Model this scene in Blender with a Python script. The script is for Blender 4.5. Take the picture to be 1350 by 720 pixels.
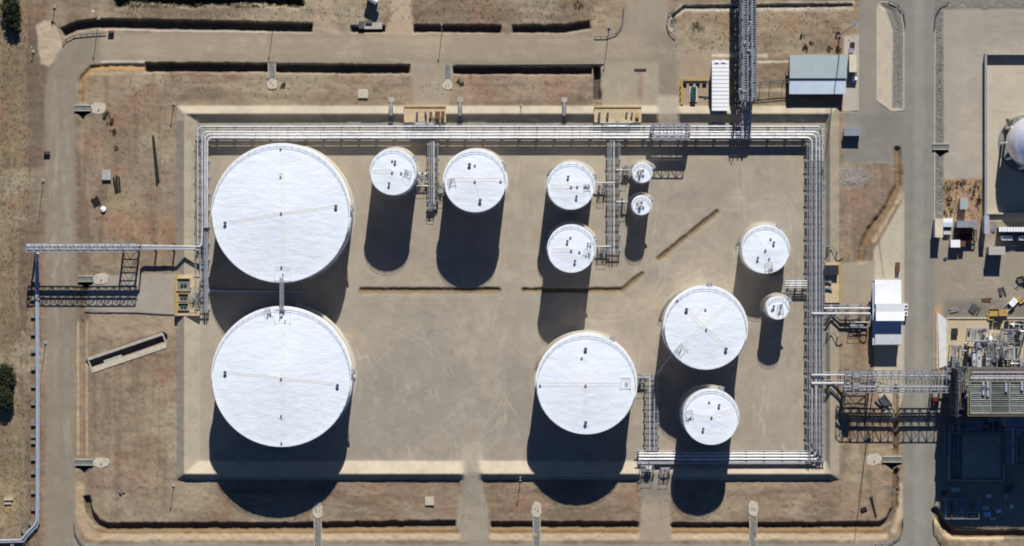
import bpy, bmesh, math, random
import numpy as np

for o in list(bpy.data.objects):
    bpy.data.objects.remove(o, do_unlink=True)
scene = bpy.context.scene
COL = scene.collection

# ------------------------------------------------------------------ camera, sky, sun, exposure
CAM_H = 820.0            # metres above the ground, looking straight down
PXM = 4.0                # photograph pixels (1350 wide) per metre on the ground
cam_d = bpy.data.cameras.new('camera')
cam = bpy.data.objects.new('camera', cam_d)
COL.objects.link(cam)
cam.location = (0, 0, CAM_H)
cam.rotation_euler = (0, 0, 0)
cam_d.sensor_width = 36.0
cam_d.lens = 36.0 * CAM_H / (1350.0 / PXM)
cam_d.clip_start = 1.0
cam_d.clip_end = 6000.0
scene.camera = cam
scene.render.resolution_x = 1024
scene.render.resolution_y = 546

SUN = (2.97, 24.75, 18.0)        # direction towards the sun
sun_el = math.atan2(SUN[2], math.hypot(SUN[0], SUN[1]))
sun_az = math.atan2(SUN[0], SUN[1])
world = bpy.data.worlds.new('World')
scene.world = world
world.use_nodes = True
wn = world.node_tree
for n in list(wn.nodes):
    wn.nodes.remove(n)
sky = wn.nodes.new('ShaderNodeTexSky')
sky.sky_type = 'NISHITA'
sky.sun_disc = False
sky.sun_elevation = sun_el
sky.sun_rotation = sun_az
sky.air_density = 0.5
sky.dust_density = 0.0
sky.ozone_density = 10.0
bg = wn.nodes.new('ShaderNodeBackground')
bg.inputs['Strength'].default_value = 0.074
wo = wn.nodes.new('ShaderNodeOutputWorld')
wn.links.new(sky.outputs[0], bg.inputs[0])
wn.links.new(bg.outputs[0], wo.inputs[0])

sun_d = bpy.data.lights.new('sun', 'SUN')
sun_d.energy = 5.0
sun_d.angle = math.radians(0.5)
sun_d.color = (1.0, 0.97, 0.93)
sun_o = bpy.data.objects.new('sun', sun_d)
COL.objects.link(sun_o)
sun_o.location = (40, 330, 240)
sun_o.rotation_euler = (math.pi / 2 - sun_el, 0, math.pi - sun_az)

scene.view_settings.view_transform = 'Standard'
scene.view_settings.look = 'None'
scene.view_settings.gamma = 1.0
scene.view_settings.use_curve_mapping = False
scene.view_settings.exposure = 0.22
scene.render.engine = 'CYCLES'
scene.cycles.max_bounces = 6
scene.cycles.filter_width = 1.9
scene.cycles.diffuse_bounces = 2

# ------------------------------------------------------------------ coordinates
def G(px, py, z=0.0):
    """photograph pixel -> world point lying at height z (a pixel is only a direction: the height fixes the depth)"""
    s = (CAM_H - z) / CAM_H / PXM
    return ((px - 675.0) * s, (360.0 - py) * s, z)

def lin(c, k=1.0):
    r = []
    for x in c:
        x = x / 255.0
        r.append((x / 12.92 if x <= 0.04045 else ((x + 0.055) / 1.055) ** 2.4) * k)
    return tuple(r)

# ------------------------------------------------------------------ materials
MATS = {}
def mat(name, col, rough=0.7, metal=0.0, var=0.12, scale=0.6, bump=0.0, bscale=3.0, stretch=(1, 1, 1), col2=None, spec=0.3, detail=4.0):
    if name in MATS:
        return MATS[name]
    m = bpy.data.materials.new(name)
    m.use_nodes = True
    nt = m.node_tree
    p = nt.nodes['Principled BSDF']
    p.inputs['Roughness'].default_value = rough
    p.inputs['Metallic'].default_value = metal
    p.inputs['Specular IOR Level'].default_value = spec
    geo = nt.nodes.new('ShaderNodeNewGeometry')
    mp = nt.nodes.new('ShaderNodeMapping')
    mp.inputs['Scale'].default_value = stretch
    nt.links.new(geo.outputs['Position'], mp.inputs['Vector'])
    nz = nt.nodes.new('ShaderNodeTexNoise')
    nz.inputs['Scale'].default_value = scale
    nz.inputs['Detail'].default_value = detail
    nz.inputs['Roughness'].default_value = 0.6
    nt.links.new(mp.outputs[0], nz.inputs['Vector'])
    rp = nt.nodes.new('ShaderNodeValToRGB')
    rp.color_ramp.elements[0].position = 0.3
    rp.color_ramp.elements[1].position = 0.7
    a = col2 if col2 else tuple(c * (1 - var) for c in col)
    b = tuple(min(1, c * (1 + var * 0.5)) for c in col)
    rp.color_ramp.elements[0].color = (*a, 1)
    rp.color_ramp.elements[1].color = (*b, 1)
    nt.links.new(nz.outputs['Fac'], rp.inputs[0])
    nt.links.new(rp.outputs[0], p.inputs['Base Color'])
    if bump > 0:
        nb = nt.nodes.new('ShaderNodeTexNoise')
        nb.inputs['Scale'].default_value = bscale
        nb.inputs['Detail'].default_value = 3.0
        nt.links.new(mp.outputs[0], nb.inputs['Vector'])
        bp = nt.nodes.new('ShaderNodeBump')
        bp.inputs['Strength'].default_value = 1.0
        bp.inputs['Distance'].default_value = bump
        nt.links.new(nb.outputs['Fac'], bp.inputs['Height'])
        nt.links.new(bp.outputs[0], p.inputs['Normal'])
    MATS[name] = m
    return m

def ground_mat():
    """colour from the surface's own tint attribute, times fine grain; the tint holds soil colour plus light and shade painted in drains and on the bund"""
    m = bpy.data.materials.new('ground')
    m.use_nodes = True
    nt = m.node_tree
    p = nt.nodes['Principled BSDF']
    p.inputs['Roughness'].default_value = 0.95
    p.inputs['Specular IOR Level'].default_value = 0.1
    at = nt.nodes.new('ShaderNodeAttribute'); at.attribute_name = 'tint'
    geo = nt.nodes.new('ShaderNodeNewGeometry')
    mul = None
    cur = at.outputs['Color']
    for sc, lo, hi, det in ((2.4, 0.86, 1.12, 4.0), (0.3, 0.92, 1.08, 4.0)):
        nz = nt.nodes.new('ShaderNodeTexNoise')
        nz.inputs['Scale'].default_value = sc
        nz.inputs['Detail'].default_value = det
        nz.inputs['Roughness'].default_value = 0.7
        nt.links.new(geo.outputs['Position'], nz.inputs['Vector'])
        mr = nt.nodes.new('ShaderNodeMapRange')
        mr.inputs['From Min'].default_value = 0.3
        mr.inputs['From Max'].default_value = 0.7
        mr.inputs['To Min'].default_value = lo
        mr.inputs['To Max'].default_value = hi
        nt.links.new(nz.outputs['Fac'], mr.inputs['Value'])
        # grain strength (alpha of tint) softens the grain on paved surfaces
        mx = nt.nodes.new('ShaderNodeMix'); mx.data_type = 'FLOAT'
        mx.inputs['A'].default_value = 1.0
        nt.links.new(at.outputs['Alpha'], mx.inputs['Factor'])
        nt.links.new(mr.outputs[0], mx.inputs['B'])
        vm = nt.nodes.new('ShaderNodeVectorMath'); vm.operation = 'SCALE'
        nt.links.new(cur, vm.inputs[0])
        nt.links.new(mx.outputs['Result'], vm.inputs['Scale'])
        cur = vm.outputs[0]
    nt.links.new(cur, p.inputs['Base Color'])
    nb = nt.nodes.new('ShaderNodeTexNoise')
    nb.inputs['Scale'].default_value = 1.6
    nb.inputs['Detail'].default_value = 6.0
    nt.links.new(geo.outputs['Position'], nb.inputs['Vector'])
    bm_ = nt.nodes.new('ShaderNodeMath'); bm_.operation = 'MULTIPLY'
    nt.links.new(nb.outputs['Fac'], bm_.inputs[0])
    nt.links.new(at.outputs['Alpha'], bm_.inputs[1])
    bp = nt.nodes.new('ShaderNodeBump')
    bp.inputs['Strength'].default_value = 0.8
    bp.inputs['Distance'].default_value = 0.06
    nt.links.new(bm_.outputs[0], bp.inputs['Height'])
    nt.links.new(bp.outputs[0], p.inputs['Normal'])
    return m

M_GROUND = ground_mat()
def tank_white():
    """glossy-flat white tank paint; faint plate rows and buckles as fine relief"""
    m = mat('tank_white', (0.725, 0.772, 0.81), 0.55, 0, 0.07, 0.16, 0.17, 0.30, (1.0, 2.0, 1.0), spec=0.25)
    return m
WHITE = tank_white()
def lap_plates(m):
    nt = m.node_tree; p = nt.nodes['Principled BSDF']
    geo = nt.nodes.new('ShaderNodeNewGeometry')
    br = nt.nodes.new('ShaderNodeTexBrick')
    br.inputs['Scale'].default_value = 1.0
    br.inputs['Brick Width'].default_value = 8.0; br.inputs['Row Height'].default_value = 2.4
    br.inputs['Mortar Size'].default_value = 0.06; br.inputs['Mortar Smooth'].default_value = 0.5
    nt.links.new(geo.outputs['Position'], br.inputs['Vector'])
    bp = nt.nodes.new('ShaderNodeBump'); bp.inputs['Distance'].default_value = 0.03; bp.inputs['Strength'].default_value = 0.25
    nt.links.new(br.outputs['Fac'], bp.inputs['Height'])
    old = p.inputs['Normal'].links[0].from_socket
    nt.links.new(old, bp.inputs['Normal']); nt.links.new(bp.outputs[0], p.inputs['Normal'])
lap_plates(WHITE)
SHELL = mat('tank_shell_white', (0.74, 0.73, 0.70), 0.55, 0, 0.08, 0.5, spec=0.3)
CREAM = mat('cream_steel', (0.62, 0.57, 0.45), 0.6, 0, 0.1, 2.0)
WALKC = mat('walkway_beige', (0.74, 0.71, 0.62), 0.6, 0, 0.1, 2.0)
GALV = mat('galvanised_steel', (0.36, 0.38, 0.40), 0.5, 0.35, 0.2, 1.5)
DSTEEL = mat('dark_steel', (0.10, 0.105, 0.115), 0.6, 0.2, 0.3, 1.5)
PIPEW = mat('pipe_cladding_bright', (0.60, 0.60, 0.585), 0.45, 0.25, 0.22, 0.5)
PIPEG = mat('pipe_cladding_grey', (0.36, 0.375, 0.40), 0.45, 0.3, 0.2, 0.7)
PIPED = mat('pipe_dull', (0.25, 0.26, 0.27), 0.6, 0.2, 0.3, 0.9)
PIPEB = mat('pipe_bluish', (0.43, 0.46, 0.51), 0.45, 0.2, 0.12, 0.7)
CONC = mat('concrete', (0.40, 0.37, 0.31), 0.9, 0, 0.22, 0.9, 0.02, 4)
CONCP = mat('concrete_pale', (0.50, 0.44, 0.345), 0.9, 0, 0.2, 0.8, 0.02, 4)
CONCY = mat('concrete_sandy', (0.52, 0.41, 0.25), 0.9, 0, 0.2, 0.7, 0.02, 4)
CONCD = mat('concrete_weathered', (0.20, 0.20, 0.19), 0.9, 0, 0.3, 0.9, 0.02, 4)
YELLOW = mat('yellow_paint', (0.42, 0.29, 0.08), 0.6, 0, 0.25, 1.2)
OCHRE = mat('ochre_paint', (0.42, 0.25, 0.08), 0.7, 0, 0.25, 1.2)
RED = mat('red_paint', (0.30, 0.035, 0.03), 0.6, 0, 0.25, 1.5)
MAROON = mat('maroon_paint', (0.10, 0.02, 0.025), 0.6, 0, 0.25, 1.5)
GREEN = mat('green_paint', (0.03, 0.09, 0.05), 0.5, 0, 0.3, 1.2)
BLACK = mat('black_rubber', (0.02, 0.021, 0.024), 0.7, 0, 0.3, 2.0)
ROOFG = mat('roof_sheet_grey_green', (0.38, 0.44, 0.43), 0.5, 0.15, 0.1, 0.3)
ROOFB = mat('roof_sheet_pale_blue', (0.56, 0.64, 0.73), 0.45, 0.15, 0.08, 0.3)
ROOFW = mat('roof_sheet_white', (0.80, 0.81, 0.81), 0.5, 0.0, 0.05, 0.4)
ROOFD = mat('roof_sheet_grey', (0.27, 0.29, 0.32), 0.5, 0.1, 0.15, 0.6)
ROOFY = mat('roof_sheet_cream', (0.62, 0.55, 0.40), 0.6, 0, 0.12, 0.5)
WALLP = mat('wall_panel', (0.50, 0.51, 0.52), 0.6, 0, 0.1, 0.5)
DARKG = mat('dark_opening', (0.03, 0.033, 0.038), 0.4, 0, 0.2, 1.0)
GLASS = mat('window_glass', (0.03, 0.04, 0.05), 0.1, 0, 0.1, 1.0, spec=0.6)
GRATE = mat('grating_grey_green', (0.17, 0.19, 0.17), 0.7, 0.2, 0.3, 0.8)
TIMBER = mat('weathered_timber', (0.022, 0.021, 0.02), 0.9, 0, 0.4, 1.5)
STONE = mat('loose_stone', (0.30, 0.28, 0.25), 0.95, 0, 0.5, 1.3)
STONEP = mat('pale_stone', (0.46, 0.42, 0.34), 0.95, 0, 0.4, 1.3)
LEAF = mat('leaf_dark', (0.035, 0.048, 0.018), 0.8, 0, 0.5, 0.9)
LEAF2 = mat('leaf_olive', (0.085, 0.085, 0.035), 0.8, 0, 0.5, 0.9)
DRY = mat('dry_grass', (0.24, 0.19, 0.09), 0.9, 0, 0.4, 0.9)
BARK = mat('bark', (0.10, 0.075, 0.05), 0.9, 0, 0.3, 2.0)
SPHEREW = mat('sphere_white', (0.78, 0.79, 0.82), 0.25, 0.5, 0.06, 0.4, spec=0.5)
RUST = mat('rusty_steel', (0.16, 0.08, 0.045), 0.85, 0.1, 0.4, 1.2)

# ------------------------------------------------------------------ ground sheet as a height field
rng = np.random.default_rng(7)
random.seed(11)
STEP = 1.5
gx = np.concatenate([[-9000, -5000, -2500, -1200, -500, -250, -120], np.arange(-75, 1425.1, STEP), [1480, 1600, 1850, 2500, 3800, 6500, 10500]])
gy = np.concatenate([[-9000, -5000, -2500, -1200, -500, -250, -120], np.arange(-75, 795.1, STEP), [850, 970, 1220, 1900, 3200, 5800, 9800]])
NX, NY = len(gx), len(gy)
PX, PY = np.meshgrid(gx, gy)

def vnoise(cx, cy, seed, sx=None):
    """smooth value noise on the grid, cell size cx by cy pixels"""
    r = np.random.default_rng(seed)
    u = (np.clip(gx, -80, 1430) + 80) / cx
    v = (np.clip(gy, -80, 800) + 80) / cy
    L = r.random((int(v.max()) + 3, int(u.max()) + 3))
    iu = u.astype(int); fu = u - iu; fu = fu * fu * (3 - 2 * fu)
    iv = v.astype(int); fv = v - iv; fv = fv * fv * (3 - 2 * fv)
    A = L[:, iu] * (1 - fu) + L[:, iu + 1] * fu
    return A[iv, :] * (1 - fv)[:, None] + A[iv + 1, :] * fv[:, None]

def fbm(cell, seed, octs=4, asp=1.0):
    t = 0; w = 1.0; s = 0
    for i in range(octs):
        c = max(cell / 2 ** i, 2.0)
        t = t + w * vnoise(c * asp, c, seed + i); s += w; w *= 0.55
    return t / s - 0.5

N_BIG = fbm(160, 1); N_MID = fbm(46, 20); N_SM = fbm(13, 40, 3); N_FINE = fbm(5, 60, 2)
N_STRX = fbm(10, 80, 3, 6.0); N_STRY = fbm(60, 90, 3, 0.12)

def win(x0, x1, y0, y1):
    i0, i1 = np.searchsorted(gx, [x0, x1]); j0, j1 = np.searchsorted(gy, [y0, y1])
    return slice(max(j0 - 1, 0), j1 + 1), slice(max(i0 - 1, 0), i1 + 1)

def sd_poly(poly, pad):
    """signed distance (negative inside) to a polygon, evaluated in its window"""
    P = np.array(poly, float)
    w = win(P[:, 0].min() - pad, P[:, 0].max() + pad, P[:, 1].min() - pad, P[:, 1].max() + pad)
    X, Y = PX[w], PY[w]
    d = np.full(X.shape, 1e9); ins = np.zeros(X.shape, bool)
    n = len(P)
    for i in range(n):
        ax, ay = P[i]; bx, by = P[(i + 1) % n]
        ex, ey = bx - ax, by - ay
        L2 = ex * ex + ey * ey + 1e-9
        t = np.clip(((X - ax) * ex + (Y - ay) * ey) / L2, 0, 1)
        d = np.minimum(d, (X - ax - t * ex) ** 2 + (Y - ay - t * ey) ** 2)
        c = (ay > Y) != (by > Y)
        with np.errstate(divide='ignore', invalid='ignore'):
            ins ^= c & (X < (bx - ax) * (Y - ay) / (by - ay + 1e-12) + ax)
    d = np.sqrt(d)
    return w, np.where(ins, -d, d)

def sd_line(pts, pad):
    P = np.array(pts, float)
    w = win(P[:, 0].min() - pad, P[:, 0].max() + pad, P[:, 1].min() - pad, P[:, 1].max() + pad)
    X, Y = PX[w], PY[w]
    d = np.full(X.shape, 1e9)
    for i in range(len(P) - 1):
        ax, ay = P[i]; bx, by = P[i + 1]
        ex, ey = bx - ax, by - ay
        t = np.clip(((X - ax) * ex + (Y - ay) * ey) / (ex * ex + ey * ey + 1e-9), 0, 1)
        d = np.minimum(d, (X - ax - t * ex) ** 2 + (Y - ay - t * ey) ** 2)
    return w, np.sqrt(d)

def rect(x0, x1, y0, y1):
    return [(x0, y0), (x1, y0), (x1, y1), (x0, y1)]

def arc(cx, cy, r, a0, a1, n=8):
    return [(cx + r * math.cos(math.radians(a0 + (a1 - a0) * i / n)), cy + r * math.sin(math.radians(a0 + (a1 - a0) * i / n))) for i in range(n + 1)]

TINT = np.zeros((NY, NX, 3)); GRAIN = np.ones((NY, NX))
base = np.array(lin((150, 126, 102)))
TINT[:] = base
OWN = np.zeros((NY, NX), int)
OWNERS = ['ground']
Z = np.zeros((NY, NX))
ROUGH = np.ones((NY, NX))        # where the soil is uneven

def soil(col):
    c = np.array(lin(col)); g = float(c @ np.array((.3, .55, .15)))
    return (g + (c - g) * SAT) * BRI * np.array((1.0, 1.0, 0.975))
SAT = 0.84; BRI = 0.945

def _blend(w, a, col, grain):
    c = soil(col)
    TINT[w] = TINT[w] * (1 - a[..., None]) + c * a[..., None]
    if grain is not None:
        GRAIN[w] = GRAIN[w] * (1 - a) + grain * a

def own(w, m, name):
    if name not in OWNERS:
        OWNERS.append(name)
    o = OWN[w]; o[m] = OWNERS.index(name); OWN[w] = o

def zone(poly, col, name=None, soft=2.0, a=1.0, wob=1.5, grain=None, flat=False):
    w, d = sd_poly(poly, soft + 6)
    d = d + wob * 2 * (N_SM[w] + 0.5 * N_FINE[w])
    m = np.clip(0.5 - d / (2 * soft), 0, 1); m = m * m * (3 - 2 * m)
    _blend(w, m * a, col, grain)
    if flat:
        ROUGH[w] *= (1 - m)
    if name:
        own(w, d < 0, name)

def stroke(pts, wid, col, soft=2.0, a=1.0, wob=1.5, grain=None, brk=0.0, name=None):
    w, d = sd_line(pts, wid / 2 + soft + 6)
    d = d - wid / 2 + wob * 2 * (N_SM[w] + 0.5 * N_FINE[w])
    m = np.clip(0.5 - d / (2 * soft), 0, 1); m = m * m * (3 - 2 * m)
    if brk:
        m = m * np.clip(0.5 + brk * (N_MID[w] + N_SM[w]) * 4, 0, 1)
    _blend(w, m * a, col, grain)
    if name:
        own(w, d < 0, name)

def blotch(cx, cy, rx, ry, col, a=0.6, seed=0):
    w = win(cx - rx * 1.6, cx + rx * 1.6, cy - ry * 1.6, cy + ry * 1.6)
    d = np.sqrt(((PX[w] - cx) / rx) ** 2 + ((PY[w] - cy) / ry) ** 2)
    m = np.clip(1.25 - d + 1.6 * N_MID[w] + 1.2 * N_SM[w], 0, 1)
    _blend(w, m * a, col, None)

def ditch(pts, wid, depth, bank=0.35, wob=0.8, col=None, ca=0.8, flat=False):
    """open earth drain: trapezoid cut, wid pixels between the ragged lips; flat = square ends"""
    w, d = sd_line(pts, wid)
    d = d + wob * (2.0 * N_SM[w] + 1.6 * N_FINE[w])
    if flat:
        X, Y = PX[w], PY[w]
        for (ax, ay), (bx, by) in ((pts[0], pts[1]), (pts[-1], pts[-2])):
            L = math.hypot(bx - ax, by - ay); s = ((X - ax) * (bx - ax) + (Y - ay) * (by - ay)) / L
            near = (X - ax) ** 2 + (Y - ay) ** 2 < (wid * 1.2) ** 2
            d = np.where(near & (s < 0), np.maximum(d, wid / 2 - np.clip(1.5 + s, 0, 9)), d)
    t = np.clip((wid / 2 - d) / (wid / 2 * bank * 2 + 1e-6), 0, 1)
    Z[w] = np.minimum(Z[w], -depth * t)
    if col:
        m = np.clip((wid / 2 - d) / 2.0, 0, 1)
        _blend(w, m * ca, col, 1.0)

def pit(poly, depth, run=1.5, col=None):
    w, d = sd_poly(poly, 4)
    Z[w] = np.minimum(Z[w], -depth * np.clip(-d / run, 0, 1))
    if col:
        _blend(w, np.clip(-d + .5, 0, 1) * .9, col, .8)

# broad soil colouring
for nz_, col, k in ((N_BIG, (168, 146, 118), 2.6), (N_MID, (136, 110, 88), 1.9), (-N_MID - N_BIG * .5, (160, 130, 100), 1.6)):
    m = np.clip(nz_ * k, 0, 0.75)
    _blend((slice(None), slice(None)), m, col, None)
m = np.clip(N_STRX * 2.0, 0, 0.5); _blend((slice(None), slice(None)), m, (170, 150, 124), None)
# far left strip: dry grass / track
zone(rect(-75, 35, -75, 795), (158, 132, 96), soft=8, a=.75, wob=4)
blotch(8, 130, 14, 60, (150, 120, 84), .6); blotch(15, 320, 14, 90, (168, 140, 104), .6); blotch(8, 420, 10, 60, (140, 118, 80), .5)
blotch(10, 655, 26, 34, (196, 166, 118), .7); blotch(10, 240, 16, 50, (134, 110, 80), .6)
zone([(38, -75), (66, -75), (60, 90), (59, 240), (56, 330), (58, 720), (56, 795), (32, 795), (24, 560), (22, 330), (38, 210), (36, 90)], (128, 106, 88), soft=5, a=.8, wob=3)
zone(rect(52, 61, 300, 795), (172, 140, 108), soft=3, a=.6, wob=2)
# between the left road and the bund
zone(rect(100, 118, 180, 420), (140, 112, 86), soft=3, a=.7, wob=2)
zone(rect(118, 232, 200, 330), (162, 138, 112), soft=12, a=.7, wob=4)
blotch(190, 300, 60, 18, (170, 124, 88), .7); blotch(150, 160, 50, 40, (140, 118, 92), .6); blotch(205, 115, 25, 8, (190, 166, 130), .6)
blotch(160, 265, 20, 10, (176, 150, 104), .6); blotch(195, 570, 16, 40, (160, 118, 88), .6); blotch(150, 560, 26, 30, (146, 122, 98), .6)
blotch(168, 625, 30, 24, (176, 136, 108), .6); blotch(180, 672, 34, 14, (126, 106, 88), .7)
blotch(195, 510, 26, 22, (168, 146, 112), .5); blotch(150, 520, 18, 30, (138, 116, 94), .5)
# north verge
zone(rect(150, 800, -75, 34), (142, 120, 98), soft=6, a=.6, wob=4)
blotch(720, 10, 60, 16, (136, 116, 98), .7); blotch(790, 20, 26, 20, (196, 164, 124), .75); blotch(745, 2, 26, 8, (150, 128, 76), .6)
blotch(250, 22, 120, 10, (150, 124, 98), .6); blotch(590, 20, 40, 16, (150, 126, 98), .5)
zone(rect(110, 800, 96, 140), (160, 136, 110), soft=4, a=.6, wob=3)
blotch(320, 100, 30, 6, (176, 128, 90), .6); blotch(720, 120, 50, 10, (168, 140, 116), .6); blotch(420, 112, 30, 10, (152, 140, 122), .6); blotch(640, 122, 26, 14, (176, 142, 112), .5)
blotch(950, 30, 60, 24, (184, 142, 104), .8); blotch(915, 55, 20, 18, (166, 140, 112), .7); blotch(1060, 35, 80, 26, (176, 146, 114), .7); blotch(1020, 60, 20, 40, (170, 142, 104), .6)
blotch(1110, 22, 20, 16, (192, 156, 118), .7)
zone(rect(996, 1042, 66, 150), (158, 132, 104), soft=4, a=.8)
# south verge
zone(rect(118, 1180, 640, 690), (156, 128, 102), soft=4, a=.7, wob=3)
blotch(500, 665, 70, 14, (146, 118, 94), .6); blotch(750, 660, 60, 14, (156, 134, 112), .5); blotch(580, 672, 26, 10, (176, 136, 108), .6)
blotch(1060, 640, 80, 18, (166, 130, 104), .7); blotch(1050, 672, 10, 20, (192, 160, 128), .6); blotch(1150, 640, 26, 40, (170, 142, 108), .7)
blotch(830, 650, 22, 10, (176, 132, 104), .5)
# east verge
zone(rect(1108, 1192, 215, 345), (160, 130, 106), soft=5, a=.8, wob=3); blotch(1130, 262, 26, 40, (170, 132, 106), .7); blotch(1110, 320, 10, 26, (186, 150, 108), .6)
zone(rect(1108, 1160, 400, 490), (166, 142, 114), soft=4, a=.8, wob=3); blotch(1135, 450, 10, 20, (166, 108, 60), .7)
zone(rect(1108, 1190, 505, 680), (172, 140, 108), soft=4, a=.8, wob=3); blotch(1175, 640, 8, 50, (150, 112, 74), .7)

g_ = (TINT @ np.array((.3, .55, .15)))[..., None]
TINT[:] = (g_ + (TINT - g_) * 0.92) * (0.88 - 0.10 * np.clip((150 - PX) / 150, 0, 1))[..., None]
TINT[:] *= (1 + 0.12 * np.clip((140 - PY) / 30, 0, 1) * (PX > 110) * (PX < 880) * (PY > 60))[..., None]
# mottling: weathered crust, reddish subsoil, greenish grey silt, pale scrapes
N_a = fbm(26, 300, 4); N_b = fbm(34, 320, 4); N_c = fbm(9, 340, 3); N_d = fbm(70, 360, 4, 1.6)
ALLW = (slice(None), slice(None))
N_sx = fbm(8, 400, 3, 7.0); N_sy = fbm(56, 420, 3, 0.14)
VERT = np.clip((240 - PX) / 20, 0, 1) + np.clip((PX - 1090) / 20, 0, 1)      # graded along the road, up and down in the side verges
N_st = N_sx * (1 - VERT) + N_sy * VERT
_blend(ALLW, np.clip(N_a * 3.8 - .22, 0, .65), (122, 110, 90), None)
_blend(ALLW, np.clip(N_b * 3.8 - .25, 0, .6), (150, 112, 84), None)
_blend(ALLW, np.clip(N_d * 4.2 - .22, 0, .75), (170, 154, 126), None)
_blend(ALLW, np.clip(N_st * 2.6 - .15, 0, .5), (168, 144, 114), None)
_blend(ALLW, np.clip(-N_st * 2.6 - .2, 0, .4), (116, 94, 74), None)
_blend(ALLW, np.clip(N_c * 2.2 - .25, 0, .3), (104, 88, 70), None)

TINT[:] *= np.array((0.945, 0.965, 0.945))

# roads and paved areas -----------------------------------------------------------------
ROADC = (164, 146, 120); ROADL = (141, 130, 111); ROADR = (136, 132, 121)
zone([(60, 1000), (60, 120), (64, 96), (74, 74), (88, 56), (104, 47), (130, 41), (420, 44), (470, 46), (545, 44), (780, 45), (815, 36), (825, 10), (826, -120),
      (880, -120), (880, 20), (876, 40), (890, 60), (894, 148), (868, 150), (868, 96), (860, 84), (796, 84), (596, 87), (588, 84), (540, 84), (350, 80), (135, 80), (118, 84), (106, 96), (100, 118), (100, 1000)],
     ROADL, 'perimeter_road', soft=4, wob=1.6, grain=.5, flat=True)
zone([(130, 41), (420, 44), (545, 44), (815, 40), (880, 50), (888, 80), (135, 80)], ROADC, soft=8, wob=2, a=.8)
zone([(820, -40), (880, -40), (880, 60), (830, 70)], (160, 144, 124), soft=8, a=.8, wob=2)
blotch(865, 60, 22, 20, (136, 128, 112), .5); blotch(330, 74, 100, 7, (146, 132, 114), .5); blotch(560, 50, 80, 12, (176, 154, 126), .5)
zone([(48, 34), (58, 27), (70, 28), (80, 48), (82, 60), (66, 88), (54, 84), (50, 60)], (186, 162, 136), soft=2, wob=1, grain=.5, name='perimeter_road')
zone([(540, 82), (598, 84), (592, 141), (546, 141)], (158, 143, 122), 'access_apron', soft=3, wob=1.5, grain=.6, flat=True)
zone([(790, 82), (868, 82), (870, 150), (796, 150)], (162, 148, 126), 'access_apron', soft=3, wob=1.2, grain=.5, flat=True)
zone([(512, -80), (546, -80), (542, 20), (552, 46), (505, 46), (516, 20)], (182, 158, 128), soft=3, wob=1.5, grain=.7, flat=True)
zone([(400, -80), (424, -80), (440, 20), (450, 46), (420, 46), (414, 20)], (172, 148, 120), soft=4, wob=2, grain=.8)
zone([(96, 756), (96, 712), (130, 717), (1160, 716), (1195, 706), (1195, 756)], (146, 138, 124), 'south_road', soft=2, wob=.8, grain=.5, flat=True)
zone([(612, 640), (634, 640), (645, 672), (642, 714), (604, 714), (602, 672)], (158, 146, 126), 'access_road', soft=3, wob=1.2, grain=.6, flat=True)
zone([(846, 630), (884, 630), (882, 660), (888, 714), (842, 714), (846, 660)], (164, 146, 124), 'access_road', soft=3, wob=1.4, grain=.6, flat=True)
# east road and its junction
zone([(1132, -120), (1236, -120), (1232, 60), (1231, 1000), (1191, 1000), (1191, 215), (1112, 215), (1112, 150), (1132, 148)], ROADR, 'plant_road', soft=1.6, wob=.5, grain=.35, flat=True)
zone([(1112, 152), (1190, 152), (1188, 212), (1114, 214)], (132, 126, 116), soft=6, a=.8, wob=1.5)
zone(rect(1136, 1156, -75, 150), (150, 140, 126), soft=5, a=.6)
zone(rect(1204, 1220, -75, 795), (152, 144, 130), soft=5, a=.6, wob=1)
zone([(1156, 10), (1160, 3), (1172, 4), (1186, 12), (1191, 34), (1191, 144), (1176, 146), (1156, 132)], (190, 176, 150), 'traffic_island', soft=1.2, wob=.4, grain=.4, flat=True)
zone([(1160, 3), (1172, 2), (1188, 14), (1191, 36), (1190, 142), (1176, 142), (1177, 40), (1168, 14)], (128, 124, 114), soft=1.2, wob=.6, grain=1)
zone(rect(1232, 1244, 8, 292), (120, 116, 108), 'gravel_strip', soft=1.2, wob=.6, grain=1)
zone([(1244, 12), (1500, 12), (1500, 236), (1244, 236)], (166, 156, 141), 'paved_lot', soft=1.5, wob=.5, grain=.35, flat=True)
zone([(1244, 12), (1500, 12), (1500, 50), (1244, 60)], (160, 148, 132), soft=12, a=.7, wob=3); blotch(1270, 150, 20, 50, (182, 164, 142), .4)
zone(rect(1236, 1500, 0, 11), (130, 124, 112), 'gravel_strip', soft=1.2, wob=.6, grain=1)
zone(rect(1300, 1500, 72, 292), (184, 172, 147), 'sphere_basin', soft=1, wob=.3, grain=.35, flat=True)
zone(rect(1244, 1292, 236, 300), (166, 134, 104), soft=3, wob=2)
zone(rect(1232, 1500, 298, 418), (150, 139, 121), 'plant_yard', soft=1.5, wob=1, grain=.45, flat=True)
zone(rect(1245, 1500, 396, 419), (112, 106, 96), soft=6, a=.7, wob=2); blotch(1290, 370, 60, 20, (150, 136, 116), .4)
zone(rect(1248, 1500, 419, 492), (190, 170, 136), 'plant_pad', soft=1, wob=.4, grain=.4, flat=True)
zone(rect(1232, 1500, 490, 692), (150, 138, 120), 'plant_pad', soft=2, wob=1, grain=.5, flat=True)
zone([(1231, 405), (1242, 402), (1242, 490), (1232, 490)], (176, 142, 106), soft=1.5, wob=.6)
# pale concrete strip west of the plant road
zone([(1191, 262), (1191, 520), (1180, 560), (1165, 540), (1152, 500), (1152, 330), (1160, 318)], (186, 174, 148), 'pavement', soft=1.5, wob=.6, grain=.4, flat=True)
zone([(1113, 48), (1131, 46), (1131, 144), (1111, 146)], (178, 168, 152), 'pavement', soft=.8, wob=.2, grain=.3, flat=True)
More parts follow.
